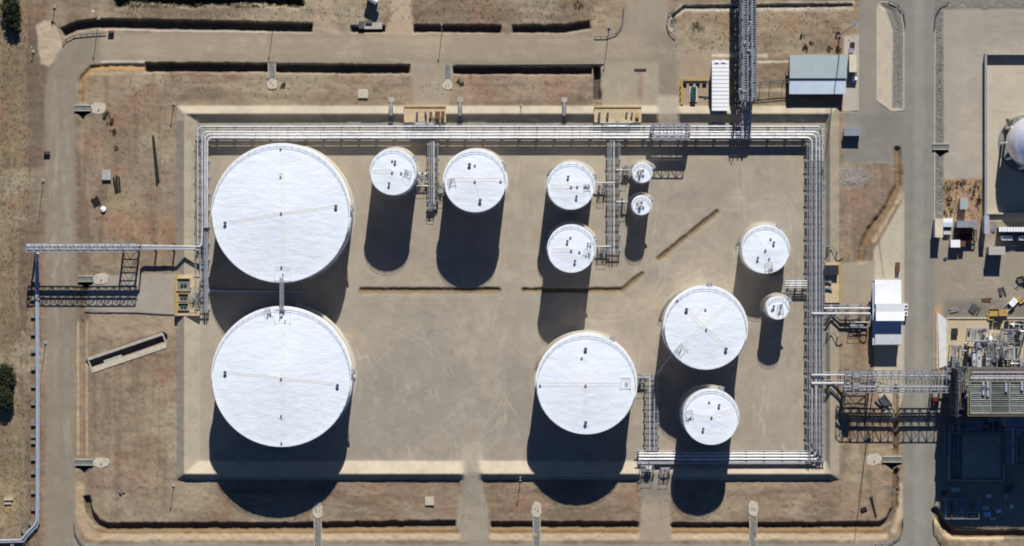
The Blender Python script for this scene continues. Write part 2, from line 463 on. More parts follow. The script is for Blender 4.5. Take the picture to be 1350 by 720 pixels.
# flat hardstands beside the bund
zone([(120, 366), (170, 360), (238, 360), (236, 414), (180, 414), (112, 408)], (160, 150, 134), 'hardstand', soft=2.5, wob=1, grain=.35, flat=True)
zone(rect(118, 232, 412, 444), (164, 142, 116), soft=4, a=.8, wob=2)
zone([(1107, 346), (1154, 344), (1152, 402), (1107, 402)], (160, 146, 124), 'hardstand', soft=2, wob=1, grain=.5, flat=True)
zone([(895, 66), (938, 66), (938, 150), (895, 150)], (166, 144, 118), soft=4, wob=2, grain=.6, flat=True)
blotch(1122, 232, 22, 12, (158, 150, 138), .9)

# verges and lips of the drains (own colours of the soil)
stroke([(135, 81.5), (190, 81.5)], 3, (196, 186, 164), soft=1, wob=.5)
stroke([(380, 42), (140, 39)], 2.5, (186, 172, 150), soft=1, wob=.8, a=.7)
stroke([(108, 130), (110, 104), (122, 90), (190, 91)], 7, (160, 124, 74), soft=2, wob=1)
stroke([(120, 98), (190, 96)], 5, (186, 160, 122), soft=2, a=.7)
for x0, x1 in ((128, 602), (650, 838), (890, 1165)):
    stroke([(x0, 707), (x1, 707)], 10, (206, 180, 142), soft=2.5, wob=1.4, a=.9)
    stroke([(x0, 700), (x1, 700)], 6, (146, 112, 66), soft=2, wob=1.4)
stroke([(106, 640), (106, 680), (116, 704), (130, 708)], 12, (180, 152, 116), soft=2, wob=1)
stroke([(1178, 700), (1186, 680), (1186, 640)], 7, (194, 168, 132), soft=2, wob=1)
stroke([(1234, 686), (1250, 708), (1320, 708)], 9, (206, 176, 130), soft=2, wob=1)
stroke([(103, 425), (103, 600)], 2, (206, 182, 140), soft=1, wob=.5, a=.8); stroke([(114.5, 425), (114.5, 602)], 2, (196, 170, 132), soft=1, wob=.5, a=.8)
stroke([(108.5, 425), (108.5, 602)], 8, (150, 118, 88), soft=1.5, wob=.6, a=.5)
stroke([(884, 40), (886, 20), (900, 8), (1125, 4)], 5, (190, 180, 158), soft=1.5, wob=.8); stroke([(884, 40), (888, 22), (900, 14), (1125, 12.5)], 4, (184, 172, 150), soft=1.5, wob=.8)
stroke([(1190, 255), (1152, 318)], 4, (204, 176, 132), soft=1.5, a=.7)
stroke([(940, 73), (1010, 73)], 4, (206, 194, 168), soft=1, wob=.4, grain=.4); stroke([(996, 82), (1041, 81)], 2.5, (206, 194, 168), soft=.8, wob=.3); stroke([(996, 119), (1041, 119)], 4, (176, 158, 124), soft=1, wob=.4)

# tank yard and its earth bund -----------------------------------------------------------
zone(rect(262, 1089, 161, 608), (160, 144, 120), 'tank_yard', soft=.8, wob=0, grain=.5, flat=True)
zone([(440, 390), (700, 400), (720, 600), (440, 600)], (154, 142, 124), soft=30, a=.8, wob=10)
zone([(820, 205), (1060, 205), (1060, 320), (960, 300), (900, 360), (830, 400)], (156, 142, 122), soft=22, a=.7, wob=8)
zone(rect(275, 1062, 204, 240), (168, 148, 118), soft=8, a=.5, wob=4); zone(rect(470, 720, 345, 378), (164, 144, 116), soft=8, a=.6, wob=4)
for cx, cy, rx, ry, c, a in ((640, 470, 26, 70, (178, 162, 134), .55), (600, 430, 30, 30, (170, 156, 130), .4), (520, 520, 50, 50, (150, 140, 124), .5), (840, 400, 40, 24, (176, 156, 124), .6),
                             (930, 370, 40, 14, (178, 158, 126), .5), (980, 250, 30, 20, (166, 150, 128), .4), (960, 540, 16, 40, (160, 150, 132), .4), (1030, 520, 20, 60, (164, 152, 132), .5),
                             (625, 600, 14, 40, (170, 158, 134), .6), (500, 430, 30, 24, (168, 154, 130), .4), (660, 300, 20, 70, (170, 152, 122), .5), (465, 440, 16, 30, (176, 146, 108), .5), (860, 430, 16, 50, (172, 152, 122), .5), (590, 560, 60, 30, (160, 150, 132), .35)):
    blotch(cx, cy, rx, ry, c, a)
r2 = random.Random(3)
def scuffs(n, x0, x1, y0, y1, ang, spread, L0, L1, col, a):
    for _ in range(n):
        x, y = r2.uniform(x0, x1), r2.uniform(y0, y1)
        t = math.radians(ang + r2.uniform(-spread, spread)); L = r2.uniform(L0, L1); k = r2.uniform(-.35, .35)
        pts = [(x + math.cos(t + k * s) * L * s, y + math.sin(t + k * s) * L * s) for s in (0, .33, .66, 1)]
        stroke(pts, r2.uniform(.8, 2.0), col, soft=1.8, a=min(1, a * r2.uniform(.7, 1.7)), wob=1.0, brk=1.6)
scuffs(40, 610, 670, 410, 560, 115, 25, 14, 50, (186, 170, 142), .5)
scuffs(40, 470, 600, 400, 600, 70, 60, 10, 40, (176, 163, 140), .35)
scuffs(30, 480, 700, 350, 378, 0, 8, 30, 90, (178, 158, 128), .4)
scuffs(36, 830, 960, 340, 420, -15, 20, 20, 80, (184, 164, 130), .5)
scuffs(20, 850, 1050, 210, 320, 30, 80, 10, 26, (176, 160, 132), .45)
scuffs(26, 670, 720, 210, 440, 92, 10, 20, 70, (174, 156, 126), .4)
scuffs(26, 1000, 1060, 430, 590, 90, 14, 20, 60, (174, 160, 136), .4)
scuffs(40, 130, 230, 420, 640, 95, 40, 10, 40, (182, 150, 118), .4)
scuffs(40, 130, 230, 480, 680, 80, 50, 10, 30, (126, 104, 86), .35)
scuffs(60, 240, 1160, 642, 686, 2, 10, 20, 60, (176, 148, 120), .4); scuffs(60, 240, 1160, 642, 686, 2, 10, 20, 60, (130, 106, 86), .4)
scuffs(50, 170, 780, 98, 134, 3, 14, 16, 50, (176, 152, 124), .4)
scuffs(50, 140, 860, 46, 78, 1, 3, 40, 140, (178, 162, 138), .4); scuffs(30, 140, 860, 46, 78, 1, 3, 40, 140, (150, 134, 116), .35)
scuffs(40, 66, 96, 100, 690, 90, 2, 40, 140, (166, 156, 136), .4); scuffs(26, 62, 98, 100, 690, 90, 2, 40, 140, (138, 128, 112), .35)
scuffs(40, 1196, 1228, 0, 690, 90, 1.5, 40, 140, (154, 146, 132), .35)
scuffs(24, 1120, 1185, 155, 210, 30, 50, 10, 40, (146, 138, 124), .35)
scuffs(40, 0, 34, 60, 700, 85, 30, 10, 50, (176, 150, 106), .4); scuffs(40, 30, 56, 60, 700, 90, 8, 20, 80, (140, 118, 98), .4)
scuffs(26, 200, 800, 0, 30, 5, 30, 10, 40, (120, 98, 80), .35); scuffs(30, 540, 800, 0, 30, -30, 40, 10, 40, (164, 140, 112), .35)
yw = win(262, 1089, 162, 608)
_blend(yw, np.clip(N_d[yw] * 3.0 - .12, 0, .5), (172, 158, 132), None)
_blend(yw, np.clip(N_a[yw] * 2.6 - .2, 0, .4), (142, 132, 116), None)
_blend(yw, np.clip(fbm(18, 500, 4)[yw] * 2.6 - .28, 0, .4), (178, 160, 130), None)
scuffs(60, 470, 700, 400, 600, 100, 70, 10, 36, (184, 170, 144), .5); scuffs(50, 470, 700, 400, 600, 60, 90, 12, 40, (140, 131, 117), .4)
scuffs(40, 830, 1055, 210, 330, 20, 90, 10, 40, (184, 168, 140), .5); scuffs(40, 670, 850, 205, 430, 80, 60, 10, 40, (180, 162, 132), .45)
scuffs(30, 980, 1058, 420, 600, 90, 60, 10, 36, (182, 168, 142), .5); scuffs(16, 470, 1050, 390, 420, -3, 8, 40, 120, (146, 134, 116), .45)
for cx_, cy_, rr_ in ((380, 282, 97), (380, 494, 97), (522, 230, 34), (628, 241, 45), (753, 247, 35), (753, 330, 35), (769, 503, 69), (926, 430, 58), (932, 544, 41), (1005, 329, 37), (1020, 404, 19), (843, 230, 17), (842, 271, 17)):
    stroke([(cx_ + rr_ * math.cos(q * .2618), cy_ + rr_ * math.sin(q * .2618)) for q in range(25)], 3.5, (180, 166, 140), soft=2, a=.55, wob=1.4, brk=1.2)
def tracks(pts, col, a=.5, gap=7.5, wid=1.6):
    P = np.array(pts, float)
    # smooth the path
    for _ in range(3):
        Q = [P[0]]
        for p, q in zip(P[:-1], P[1:]):
            Q += [p * .75 + q * .25, p * .25 + q * .75]
        Q.append(P[-1]); P = np.array(Q)
    T = np.gradient(P, axis=0); T /= (np.linalg.norm(T, axis=1)[:, None] + 1e-9); Nn = np.stack([-T[:, 1], T[:, 0]], 1)
    for e in (-.5, .5):
        stroke([tuple(x) for x in P + Nn * gap * e], wid, col, soft=1.0, a=a, wob=.5, brk=1.0)
LT = (182, 170, 146); DT = (134, 126, 112)
tracks([(622, 640), (622, 590), (626, 540), (640, 480), (648, 420), (660, 360), (668, 300), (680, 215)], LT, .6)
tracks([(625, 640), (627, 580), (610, 520), (580, 470), (540, 440), (490, 425), (470, 420)], LT, .5)
tracks([(620, 640), (624, 590), (650, 560), (680, 470), (690, 420), (700, 400)], DT, .4)
tracks([(866, 640), (862, 600), (846, 590), (836, 480), (850, 420), (900, 370), (960, 345), (980, 300), (975, 220)], LT, .5)
tracks([(882, 150), (882, 200), (900, 240), (960, 260), (1040, 250), (1050, 330), (1048, 440), (1040, 560)], LT, .5)
tracks([(882, 160), (884, 210), (870, 280), (862, 330), (880, 360), (850, 410), (790, 425), (700, 400), (600, 395), (480, 398)], LT, .5)
tracks([(560, 300), (556, 360), (600, 366), (690, 360), (700, 300), (690, 215)], DT, .35)
tracks([(484, 590), (520, 560), (600, 585), (622, 600)], DT, .35); tracks([(470, 560), (560, 520), (620, 470), (690, 430)], DT, .35)
tracks([(1000, 590), (1010, 520), (1020, 450), (1050, 430)], LT, .45)
for y_ in (54, 68):
    stroke([(135, y_ - 2), (420, y_), (860, y_ - 1)], 4, (178, 162, 136), soft=3, a=.4, wob=1.2, brk=.8)
for x_ in (73, 88):
    stroke([(x_, 120), (x_, 715)], 4, (160, 149, 128), soft=3, a=.4, wob=1.0, brk=.8)
stroke([(80.5, 100), (80.5, 715)], 5, (128, 120, 106), soft=3, a=.35, wob=1.2, brk=.6)
for x_ in (1202, 1220):
    stroke([(x_, 0), (x_, 715)], 4, (126, 122, 112), soft=2.5, a=.4, wob=.8, brk=.6)
stroke([(1211, 0), (1211, 715)], 3, (158, 152, 138), soft=2.5, a=.35, wob=.8, brk=.8)
tracks([(150, 640), (170, 600), (200, 560), (210, 500), (180, 470)], (124, 106, 86), .4); tracks([(30, 720), (34, 600), (30, 400), (46, 200), (50, 90)], (120, 102, 84), .45, 8, 2.2)
tracks([(60, 640), (30, 640), (10, 655), (0, 690)], (184, 160, 122), .5); tracks([(140, 330), (170, 290), (210, 250), (222, 200), (215, 150)], (170, 150, 122), .45)
yg = TINT[yw] @ np.array((.3, .55, .15)); TINT[yw] = (yg[..., None] + (TINT[yw] - yg[..., None]) * .84) * np.array((.995, 1.0, 1.01)) * 1.03
# darker strips under the racks, and drain grooves in the yard
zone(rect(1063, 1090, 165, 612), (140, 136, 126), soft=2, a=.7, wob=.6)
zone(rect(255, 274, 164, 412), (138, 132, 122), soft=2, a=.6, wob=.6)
for pts in ([(476, 383), (658, 383)], [(690, 382.5), (820, 382.5), (846, 361)], [(868, 341), (945, 279)]):
    stroke(pts, 7, (134, 110, 78), soft=1.5, wob=1, grain=1); 
stroke([(480, 389), (655, 389)], 2.5, (184, 164, 132), soft=1.5, a=.6); stroke([(874, 345), (950, 284)], 2.5, (180, 158, 124), soft=1.5, a=.6)

# bund: mitred earth bank all round
BH = 2.2
def bund_height():
    sides = ((250 - 0 - PY - 100, 12, 11), (PY - 624, 17, 9), (244.5 - PX, 18, 12), (PX - 1094, 6, 13))   # outward coordinate, inner run, outer run
    zi = np.zeros_like(PX); zo = np.ones_like(PX)
    for t, wi, wo_ in sides:
        zi = np.maximum(zi, np.clip((t + wi) / wi, 0, 1))
        zo = np.minimum(zo, np.clip((wo_ - np.maximum(t, 0) + 0.0) / wo_, 0, 1))
    h = BH * np.minimum(zi, zo)
    return h
HB = bund_height()
inb = (PX > 232) & (PX < 1108) & (PY > 138) & (PY < 634)
HB = np.where(inb, HB, 0)
# vehicle ramps over the bund
def ramp(x0, x1, yc, up, down, fl=8):
    global HB
    w = np.clip(np.minimum(PX - (x0 - fl), (x1 + fl) - PX) / fl, 0, 1)
    h = BH * .55 * np.clip(np.minimum((PY - (yc - up)) / up, ((yc + down) - PY) / down), 0, 1)
    near = (PY > yc - up - 4) & (PY < yc + down + 4)
    HB = np.where(near & (w > 0), HB * (1 - w) + h * w, HB)
ramp(869, 893, 150, 26, 26, 4)
ramp(614, 630, 622, 40, 46)
ramp(846, 884, 622, 30, 40, 6)
zb = (HB > 0.02)
own((slice(None), slice(None)), zb & inb & ((PX < 262) | (PX > 1088) | (PY < 162) | (PY > 607)), 'bund')
def bpaint(m, col, a=.9, grain=.6):
    mm = np.clip(m, 0, 1) * a
    c = soil(col); TINT[:] = TINT * (1 - mm[..., None]) + c * mm[..., None]; GRAIN[:] = GRAIN * (1 - mm) + grain * mm
bm_ = np.clip(HB / 0.3, 0, 1)
bpaint(bm_ * (1 + N_SM), (178, 166, 142))
bpaint(bm_ * (PY > 600) * (PY < 626) * (1 + N_SM), (190, 176, 150), .7)  # inner south face painted brighter, as the sunlit slope
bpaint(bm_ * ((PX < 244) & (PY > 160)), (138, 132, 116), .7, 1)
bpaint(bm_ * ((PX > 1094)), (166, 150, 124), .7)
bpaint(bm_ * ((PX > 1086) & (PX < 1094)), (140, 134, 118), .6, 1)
bpaint(bm_ * (PY > 626), (120, 112, 98), .5, 1)  # outer south face painted darker, as the slope in shade
stroke([(262.5, 424), (262.5, 604)], 2, (184, 170, 144), soft=1, wob=.3, a=.7)
for x0, x1, y0, y1 in ((612, 632, 560, 655), (847, 883, 606, 640), (870, 893, 132, 168)):
    zone(rect(x0, x1, y0, y1), (160, 148, 128), soft=5, a=.85, wob=1.5)

scuffs(40, 1250, 1350, 15, 70, 8, 10, 20, 80, (150, 142, 130), .4); scuffs(40, 1248, 1296, 60, 230, 0, 20, 8, 30, (184, 172, 154), .35)
scuffs(40, 1240, 1345, 300, 415, 5, 40, 10, 50, (128, 120, 106), .4); scuffs(30, 1240, 1345, 300, 415, 5, 40, 10, 50, (170, 158, 136), .35)
scuffs(20, 1302, 1348, 86, 150, 2, 6, 10, 40, (170, 158, 132), .4); scuffs(20, 1155, 1188, 270, 365, 88, 20, 10, 40, (168, 158, 136), .4); scuffs(16, 1158, 1174, 20, 130, 90, 20, 10, 40, (172, 160, 138), .4)
stroke([(1157, 304), (1160, 330), (1165, 366)], 1.6, (120, 100, 72), soft=.8, a=.7, wob=.6); stroke([(844, 96), (844, 124)], 8, (150, 110, 80), soft=3, a=.55, wob=2)
scuffs(30, 546, 592, 88, 140, 90, 30, 8, 30, (146, 136, 120), .4); scuffs(30, 796, 868, 88, 146, 80, 60, 8, 40, (178, 164, 140), .4); scuffs(20, 170, 234, 364, 412, 10, 60, 8, 30, (172, 160, 140), .4)
fr_ = win(-60, 1410, -60, 780)
TINT[fr_] *= (1 + .16 * N_b[fr_] + .14 * fbm(17, 520, 4)[fr_] + .12 * fbm(7, 540, 3)[fr_])[..., None]
# open drains
DRAIN_SHADE = (78, 76, 72)  # dark grey that paints shade into the drain cuts
ditch([(83, 43), (100, 35), (128, 31), (220, 33), (300, 34), (411, 37)], 14, 2.6, .22, .8, DRAIN_SHADE, .9, True)
ditch([(463, 38.5), (507, 38.5)], 10, 2.0, .24, .7, DRAIN_SHADE, .9, True)
ditch([(546, 38), (660, 38.5)], 12, 2.4, .24, .8, DRAIN_SHADE, .9, True); ditch([(676, 38.5), (745, 38.5), (777, 33)], 12, 2.4, .24, .8, DRAIN_SHADE, .9, True)
ditch([(106, 140), (107, 104), (121, 89), (150, 87), (195, 88)], 8, .8, .45, .8)
ditch([(192, 89), (344, 89.5), (380, 90.5), (539, 91.5)], 13.5, 2.6, .20, .9, DRAIN_SHADE, .9, True)
ditch([(598, 92.5), (780, 93)], 12, 2.6, .2, .9, DRAIN_SHADE, .9, True); ditch([(787, 88), (787, 131)], 10.5, 3.2, .16, .3, DRAIN_SHADE, .9, True)
ditch([(114, 655), (117, 674), (128, 689), (142, 694.5), (400, 694), (600, 691)], 11, 2.0, .26, 1.0, (96, 86, 70), .8, True)
ditch([(648, 692.5), (841, 692.5)], 10, 1.9, .26, 1.0, (96, 86, 70), .8, True)
ditch([(888, 694), (1160, 692.5), (1173, 684), (1180, 668), (1181, 620)], 9.5, 1.8, .28, .9, (100, 88, 70), .8)
ditch([(1233, 674), (1246, 694), (1258, 704), (1420, 704)], 11, 1.9, .28, .7, (90, 82, 70), .8)
ditch([(108.5, 424), (108.5, 606)], 8, .3, .5, .8)
ditch([(104, 160), (104, 360)], 5, .25, .5, 1.0)
ditch([(1183, 198), (1184, 244), (1168, 276), (1148, 302), (1138, 322), (1135, 342)], 11.5, 1.25, .42, .7, (138, 110, 74), .8)
ditch([(886, 36), (889, 20), (902, 10), (1122, 7)], 6, 1.2, .3, .5, (100, 98, 90), .8)
ditch([(157, 4), (170, -3), (250, 2), (330, 0), (395, 3)], 15, 2.4, .3, 3.2, (80, 76, 62), .8)
for p_ in ([(476, 382), (658, 382)], [(690, 382), (820, 382), (846, 360.5)], [(868, 341), (945, 279)]):
    ditch(p_, 7, .75, .4, .9, (112, 94, 68), .6)
ditch([(120, 478), (214, 445)], 13, 2.9, .12, 0, (120, 112, 100), .8)
ditch([(1238, 40), (1238, 280)], 6, .35, .5, .4)
ditch([(1163, 8), (1176, 14), (1183, 34), (1183, 138)], 7, .4, .5, .4)
ditch([(1181, 600), (1181, 512)], 9, 1.4, .36, .8, (128, 100, 68), .7)
for px_, py_, w_ in ((109, 147, 20), (111, 614, 22), (113, 372, 18), (1176, 610, 22), (1240, 198, 20)):
    pit([(px_ - w_ / 2, py_ - 2), (px_ + w_ / 2, py_ - 2), (px_ + w_ / 2, py_ + 1), (px_ + 1, py_ + 10), (px_ - 1, py_ + 10), (px_ - w_ / 2, py_ + 1)], 2.6, .8, (84, 80, 74))  # dark tint adds the headwall's shade to the pit colour

ROUGH = np.clip(ROUGH, 0, 1)
relief = (0.55 * N_MID + 0.5 * N_SM + 0.45 * N_FINE + .3 * N_STRX)
inframe = (PX > -80) & (PX < 1430) & (PY > -80) & (PY < 800)
Z = np.where(Z < -0.02, Z, np.maximum(HB, 0)) + np.where(inframe, relief * (0.05 + 0.42 * ROUGH * (1 - np.clip(HB, 0, 1) * .7)), 0)

far_ = ~inframe & (OWN == 0)
TINT[far_] = soil((146, 124, 100))

def ground_z(px, py):
    i = min(max(np.searchsorted(gx, px) - 1, 0), NX - 2); j = min(max(np.searchsorted(gy, py) - 1, 0), NY - 2)
    return float(Z[j:j + 2, i:i + 2].mean())

def build_ground():
    wx = (PX - 675.0) / PXM; wy = (360.0 - PY) / PXM
    V = np.stack([wx, wy, Z], -1).reshape(-1, 3)
    T4 = np.concatenate([TINT, np.clip(GRAIN, 0, 1)[..., None]], -1).reshape(-1, 4)
    j, i = np.meshgrid(np.arange(NY - 1), np.arange(NX - 1), indexing='ij')
    a = j * NX + i
    F = np.stack([a, a + NX, a + NX + 1, a + 1], -1).reshape(-1, 4)
    cell = OWN[:-1, :-1].reshape(-1)
    out = {}
    for k, name in enumerate(OWNERS):
        f = F[cell == k]
        if len(f) == 0:
            continue
        u, inv = np.unique(f.reshape(-1), return_inverse=True)
        me = bpy.data.meshes.new(name)
        me.vertices.add(len(u)); me.vertices.foreach_set('co', V[u].astype(np.float32).reshape(-1))
        me.loops.add(len(f) * 4); me.loops.foreach_set('vertex_index', inv.astype(np.int32).reshape(-1))
        me.polygons.add(len(f)); me.polygons.foreach_set('loop_start', np.arange(0, len(f) * 4, 4, dtype=np.int32))
        me.polygons.foreach_set('loop_total', np.full(len(f), 4, np.int32))
        me.polygons.foreach_set('use_smooth', np.ones(len(f), bool))
        me.update(calc_edges=True)
        at = me.attributes.new('tint', 'FLOAT_COLOR', 'POINT')
        at.data.foreach_set('color', T4[u].astype(np.float32).reshape(-1))
        me.materials.append(M_GROUND)
        ob = bpy.data.objects.new(name, me); COL.objects.link(ob)
        ob['kind'] = 'structure'
        out[name] = ob
    return out
GROUND = build_ground()

# ------------------------------------------------------------------ mesh helpers
class MB:
    def __init__(s):
        s.v = []; s.f = []
    def quadbox(s, x0, x1, y0, y1, z0, z1):
        b = len(s.v)
        s.v += [(x0, y0, z0), (x1, y0, z0), (x1, y1, z0), (x0, y1, z0), (x0, y0, z1), (x1, y0, z1), (x1, y1, z1), (x0, y1, z1)]
        s.f += [(b, b + 3, b + 2, b + 1), (b + 4, b + 5, b + 6, b + 7), (b, b + 1, b + 5, b + 4), (b + 1, b + 2, b + 6, b + 5), (b + 2, b + 3, b + 7, b + 6), (b + 3, b, b + 4, b + 7)]
        return s
    def box(s, c, sz, rz=0.0):
        ca, sa = math.cos(rz), math.sin(rz); b = len(s.v)
        for dz in (-.5, .5):
            for dx, dy in ((-.5, -.5), (.5, -.5), (.5, .5), (-.5, .5)):
                x, y = dx * sz[0], dy * sz[1]
                s.v.append((c[0] + x * ca - y * sa, c[1] + x * sa + y * ca, c[2] + dz * sz[2]))
        s.f += [(b, b + 3, b + 2, b + 1), (b + 4, b + 5, b + 6, b + 7), (b, b + 1, b + 5, b + 4), (b + 1, b + 2, b + 6, b + 5), (b + 2, b + 3, b + 7, b + 6), (b + 3, b, b + 4, b + 7)]
        return s
    def tube(s, pts, r, n=8, cap=True):
        """tube along a polyline, mitred at the bends; r a number or one per point"""
        P = [np.array(p, float) for p in pts]; m = len(P)
        T = []
        for i in range(m):
            a = P[i] - P[i - 1] if i > 0 else P[1] - P[0]
            b = P[i + 1] - P[i] if i < m - 1 else P[-1] - P[-2]
            a = a / (np.linalg.norm(a) + 1e-9); b = b / (np.linalg.norm(b) + 1e-9)
            t = a + b; t = t / (np.linalg.norm(t) + 1e-9)
            T.append((t, 1 / max(0.5, math.sqrt(max(0.05, (1 + float(a @ b)) / 2)))))
        up = np.array((0, 0, 1.0)) if abs(T[0][0][2]) < .9 else np.array((1.0, 0, 0))
        base_ = len(s.v); u = None
        for i in range(m):
            t, k = T[i]
            if u is None:
                u = np.cross(t, up)
            u = u - t * (u @ t); u = u / (np.linalg.norm(u) + 1e-9); w = np.cross(t, u)
            rr = r[i] if isinstance(r, (list, tuple)) else r
            for j in range(n):
                a = 2 * math.pi * j / n + math.pi / n
                s.v.append(tuple(P[i] + (u * math.cos(a) + w * math.sin(a)) * rr))
        for i in range(m - 1):
            for j in range(n):
                a = base_ + i * n + j; b = base_ + i * n + (j + 1) % n
                s.f.append((a, b, b + n, a + n))
        if cap:
            s.f.append(tuple(base_ + j for j in range(n))[::-1]); s.f.append(tuple(base_ + (m - 1) * n + j for j in range(n)))
        return s
    def cyl(s, c, r, z0, z1, n=16, r1=None):
        return s.tube([(c[0], c[1], z0), (c[0], c[1], z1)], [r, r if r1 is None else r1], n)
    def bar(s, a, b, w):
        return s.tube([a, b], w * .7071, 4)
    def lathe(s, c, prof, n=64, a0=0.0, a1=2 * math.pi):
        b = len(s.v); full = abs(a1 - a0 - 2 * math.pi) < 1e-6; k = n if full else n + 1
        for r, z in prof:
            for j in range(k):
                a = a0 + (a1 - a0) * j / n
                s.v.append((c[0] + r * math.cos(a), c[1] + r * math.sin(a), z))
        for i in range(len(prof) - 1):
            for j in range(n):
                q = b + i * k + j; p = b + i * k + (j + 1) % k
                s.f.append((q, p, p + k, q + k))
        return s
    def prism(s, poly, z0, z1):
        b = len(s.v); n = len(poly)
        s.v += [(x, y, z0) for x, y in poly] + [(x, y, z1) for x, y in poly]
        s.f.append(tuple(range(b + n - 1, b - 1, -1))); s.f.append(tuple(range(b + n, b + 2 * n)))
        for i in range(n):
            j = (i + 1) % n; s.f.append((b + i, b + j, b + n + j, b + n + i))
        return s
    def mesh(s, name, m, smooth=False):
        me = bpy.data.meshes.new(name); me.from_pydata(s.v, [], s.f); me.materials.append(m)
        if smooth:
            me.polygons.foreach_set('use_smooth', np.ones(len(me.polygons), bool))
            try:
                me.set_sharp_from_angle(angle=math.radians(40))
            except Exception:
                pass
        me.update()
        return me

def link(name, me, parent=None):
    o = bpy.data.objects.new(name, me); COL.objects.link(o)
    if parent is not None:
        o.parent = parent
        o.matrix_parent_inverse.identity()
        o.location = tuple(-c for c in parent['_o']) if '_o' in parent else (0, 0, 0)
    return o

def part(name, mb, m, parent, smooth=False, label=None):
    """one mesh object under its thing; mesh is written in world coordinates"""
    o = link(name, mb.mesh(name, m, smooth), parent)
    if parent is not None:
        o['_o'] = list(ORG.get(parent.name, (0, 0, 0)))
        org = ORG.get(parent.name, (0, 0, 0))
        o.location = (-org[0], -org[1], -org[2]) if parent.parent is None else (0, 0, 0)
        del o['_o']
        ORG[o.name] = (0, 0, 0)
    if label:
        o['label'] = label
    return o
ORG = {}
LABELS = {}
def thing(name, label, cat, loc=(0, 0, 0), group=None):
    o = bpy.data.objects.new(name, None); COL.objects.link(o)
    o.empty_display_size = 0.5
    o.location = loc; ORG[o.name] = tuple(loc)
    o['label'] = label; o['category'] = cat
    if group:
        o['group'] = group
    LABELS[label] = LABELS.get(label, 0) + 1
    return o
def single(name, mb, m, label, cat, group=None, smooth=False, kind=None):
    o = link(name, mb.mesh(name, m, smooth))
    if kind:
        o['kind'] = kind
    o['label'] = label; o['category'] = cat
    if group:
        o['group'] = group
    return o
def copies(name, me, parent, locs):
    """alike pieces sharing one mesh"""
    org = ORG[parent.name]
    for l in locs:
        o = bpy.data.objects.new(name, me); COL.objects.link(o); o.parent = parent
        o.location = (l[0] - org[0], l[1] - org[1], l[2] - org[2])
        if len(l) > 3:
            o.rotation_euler = (0, 0, l[3])

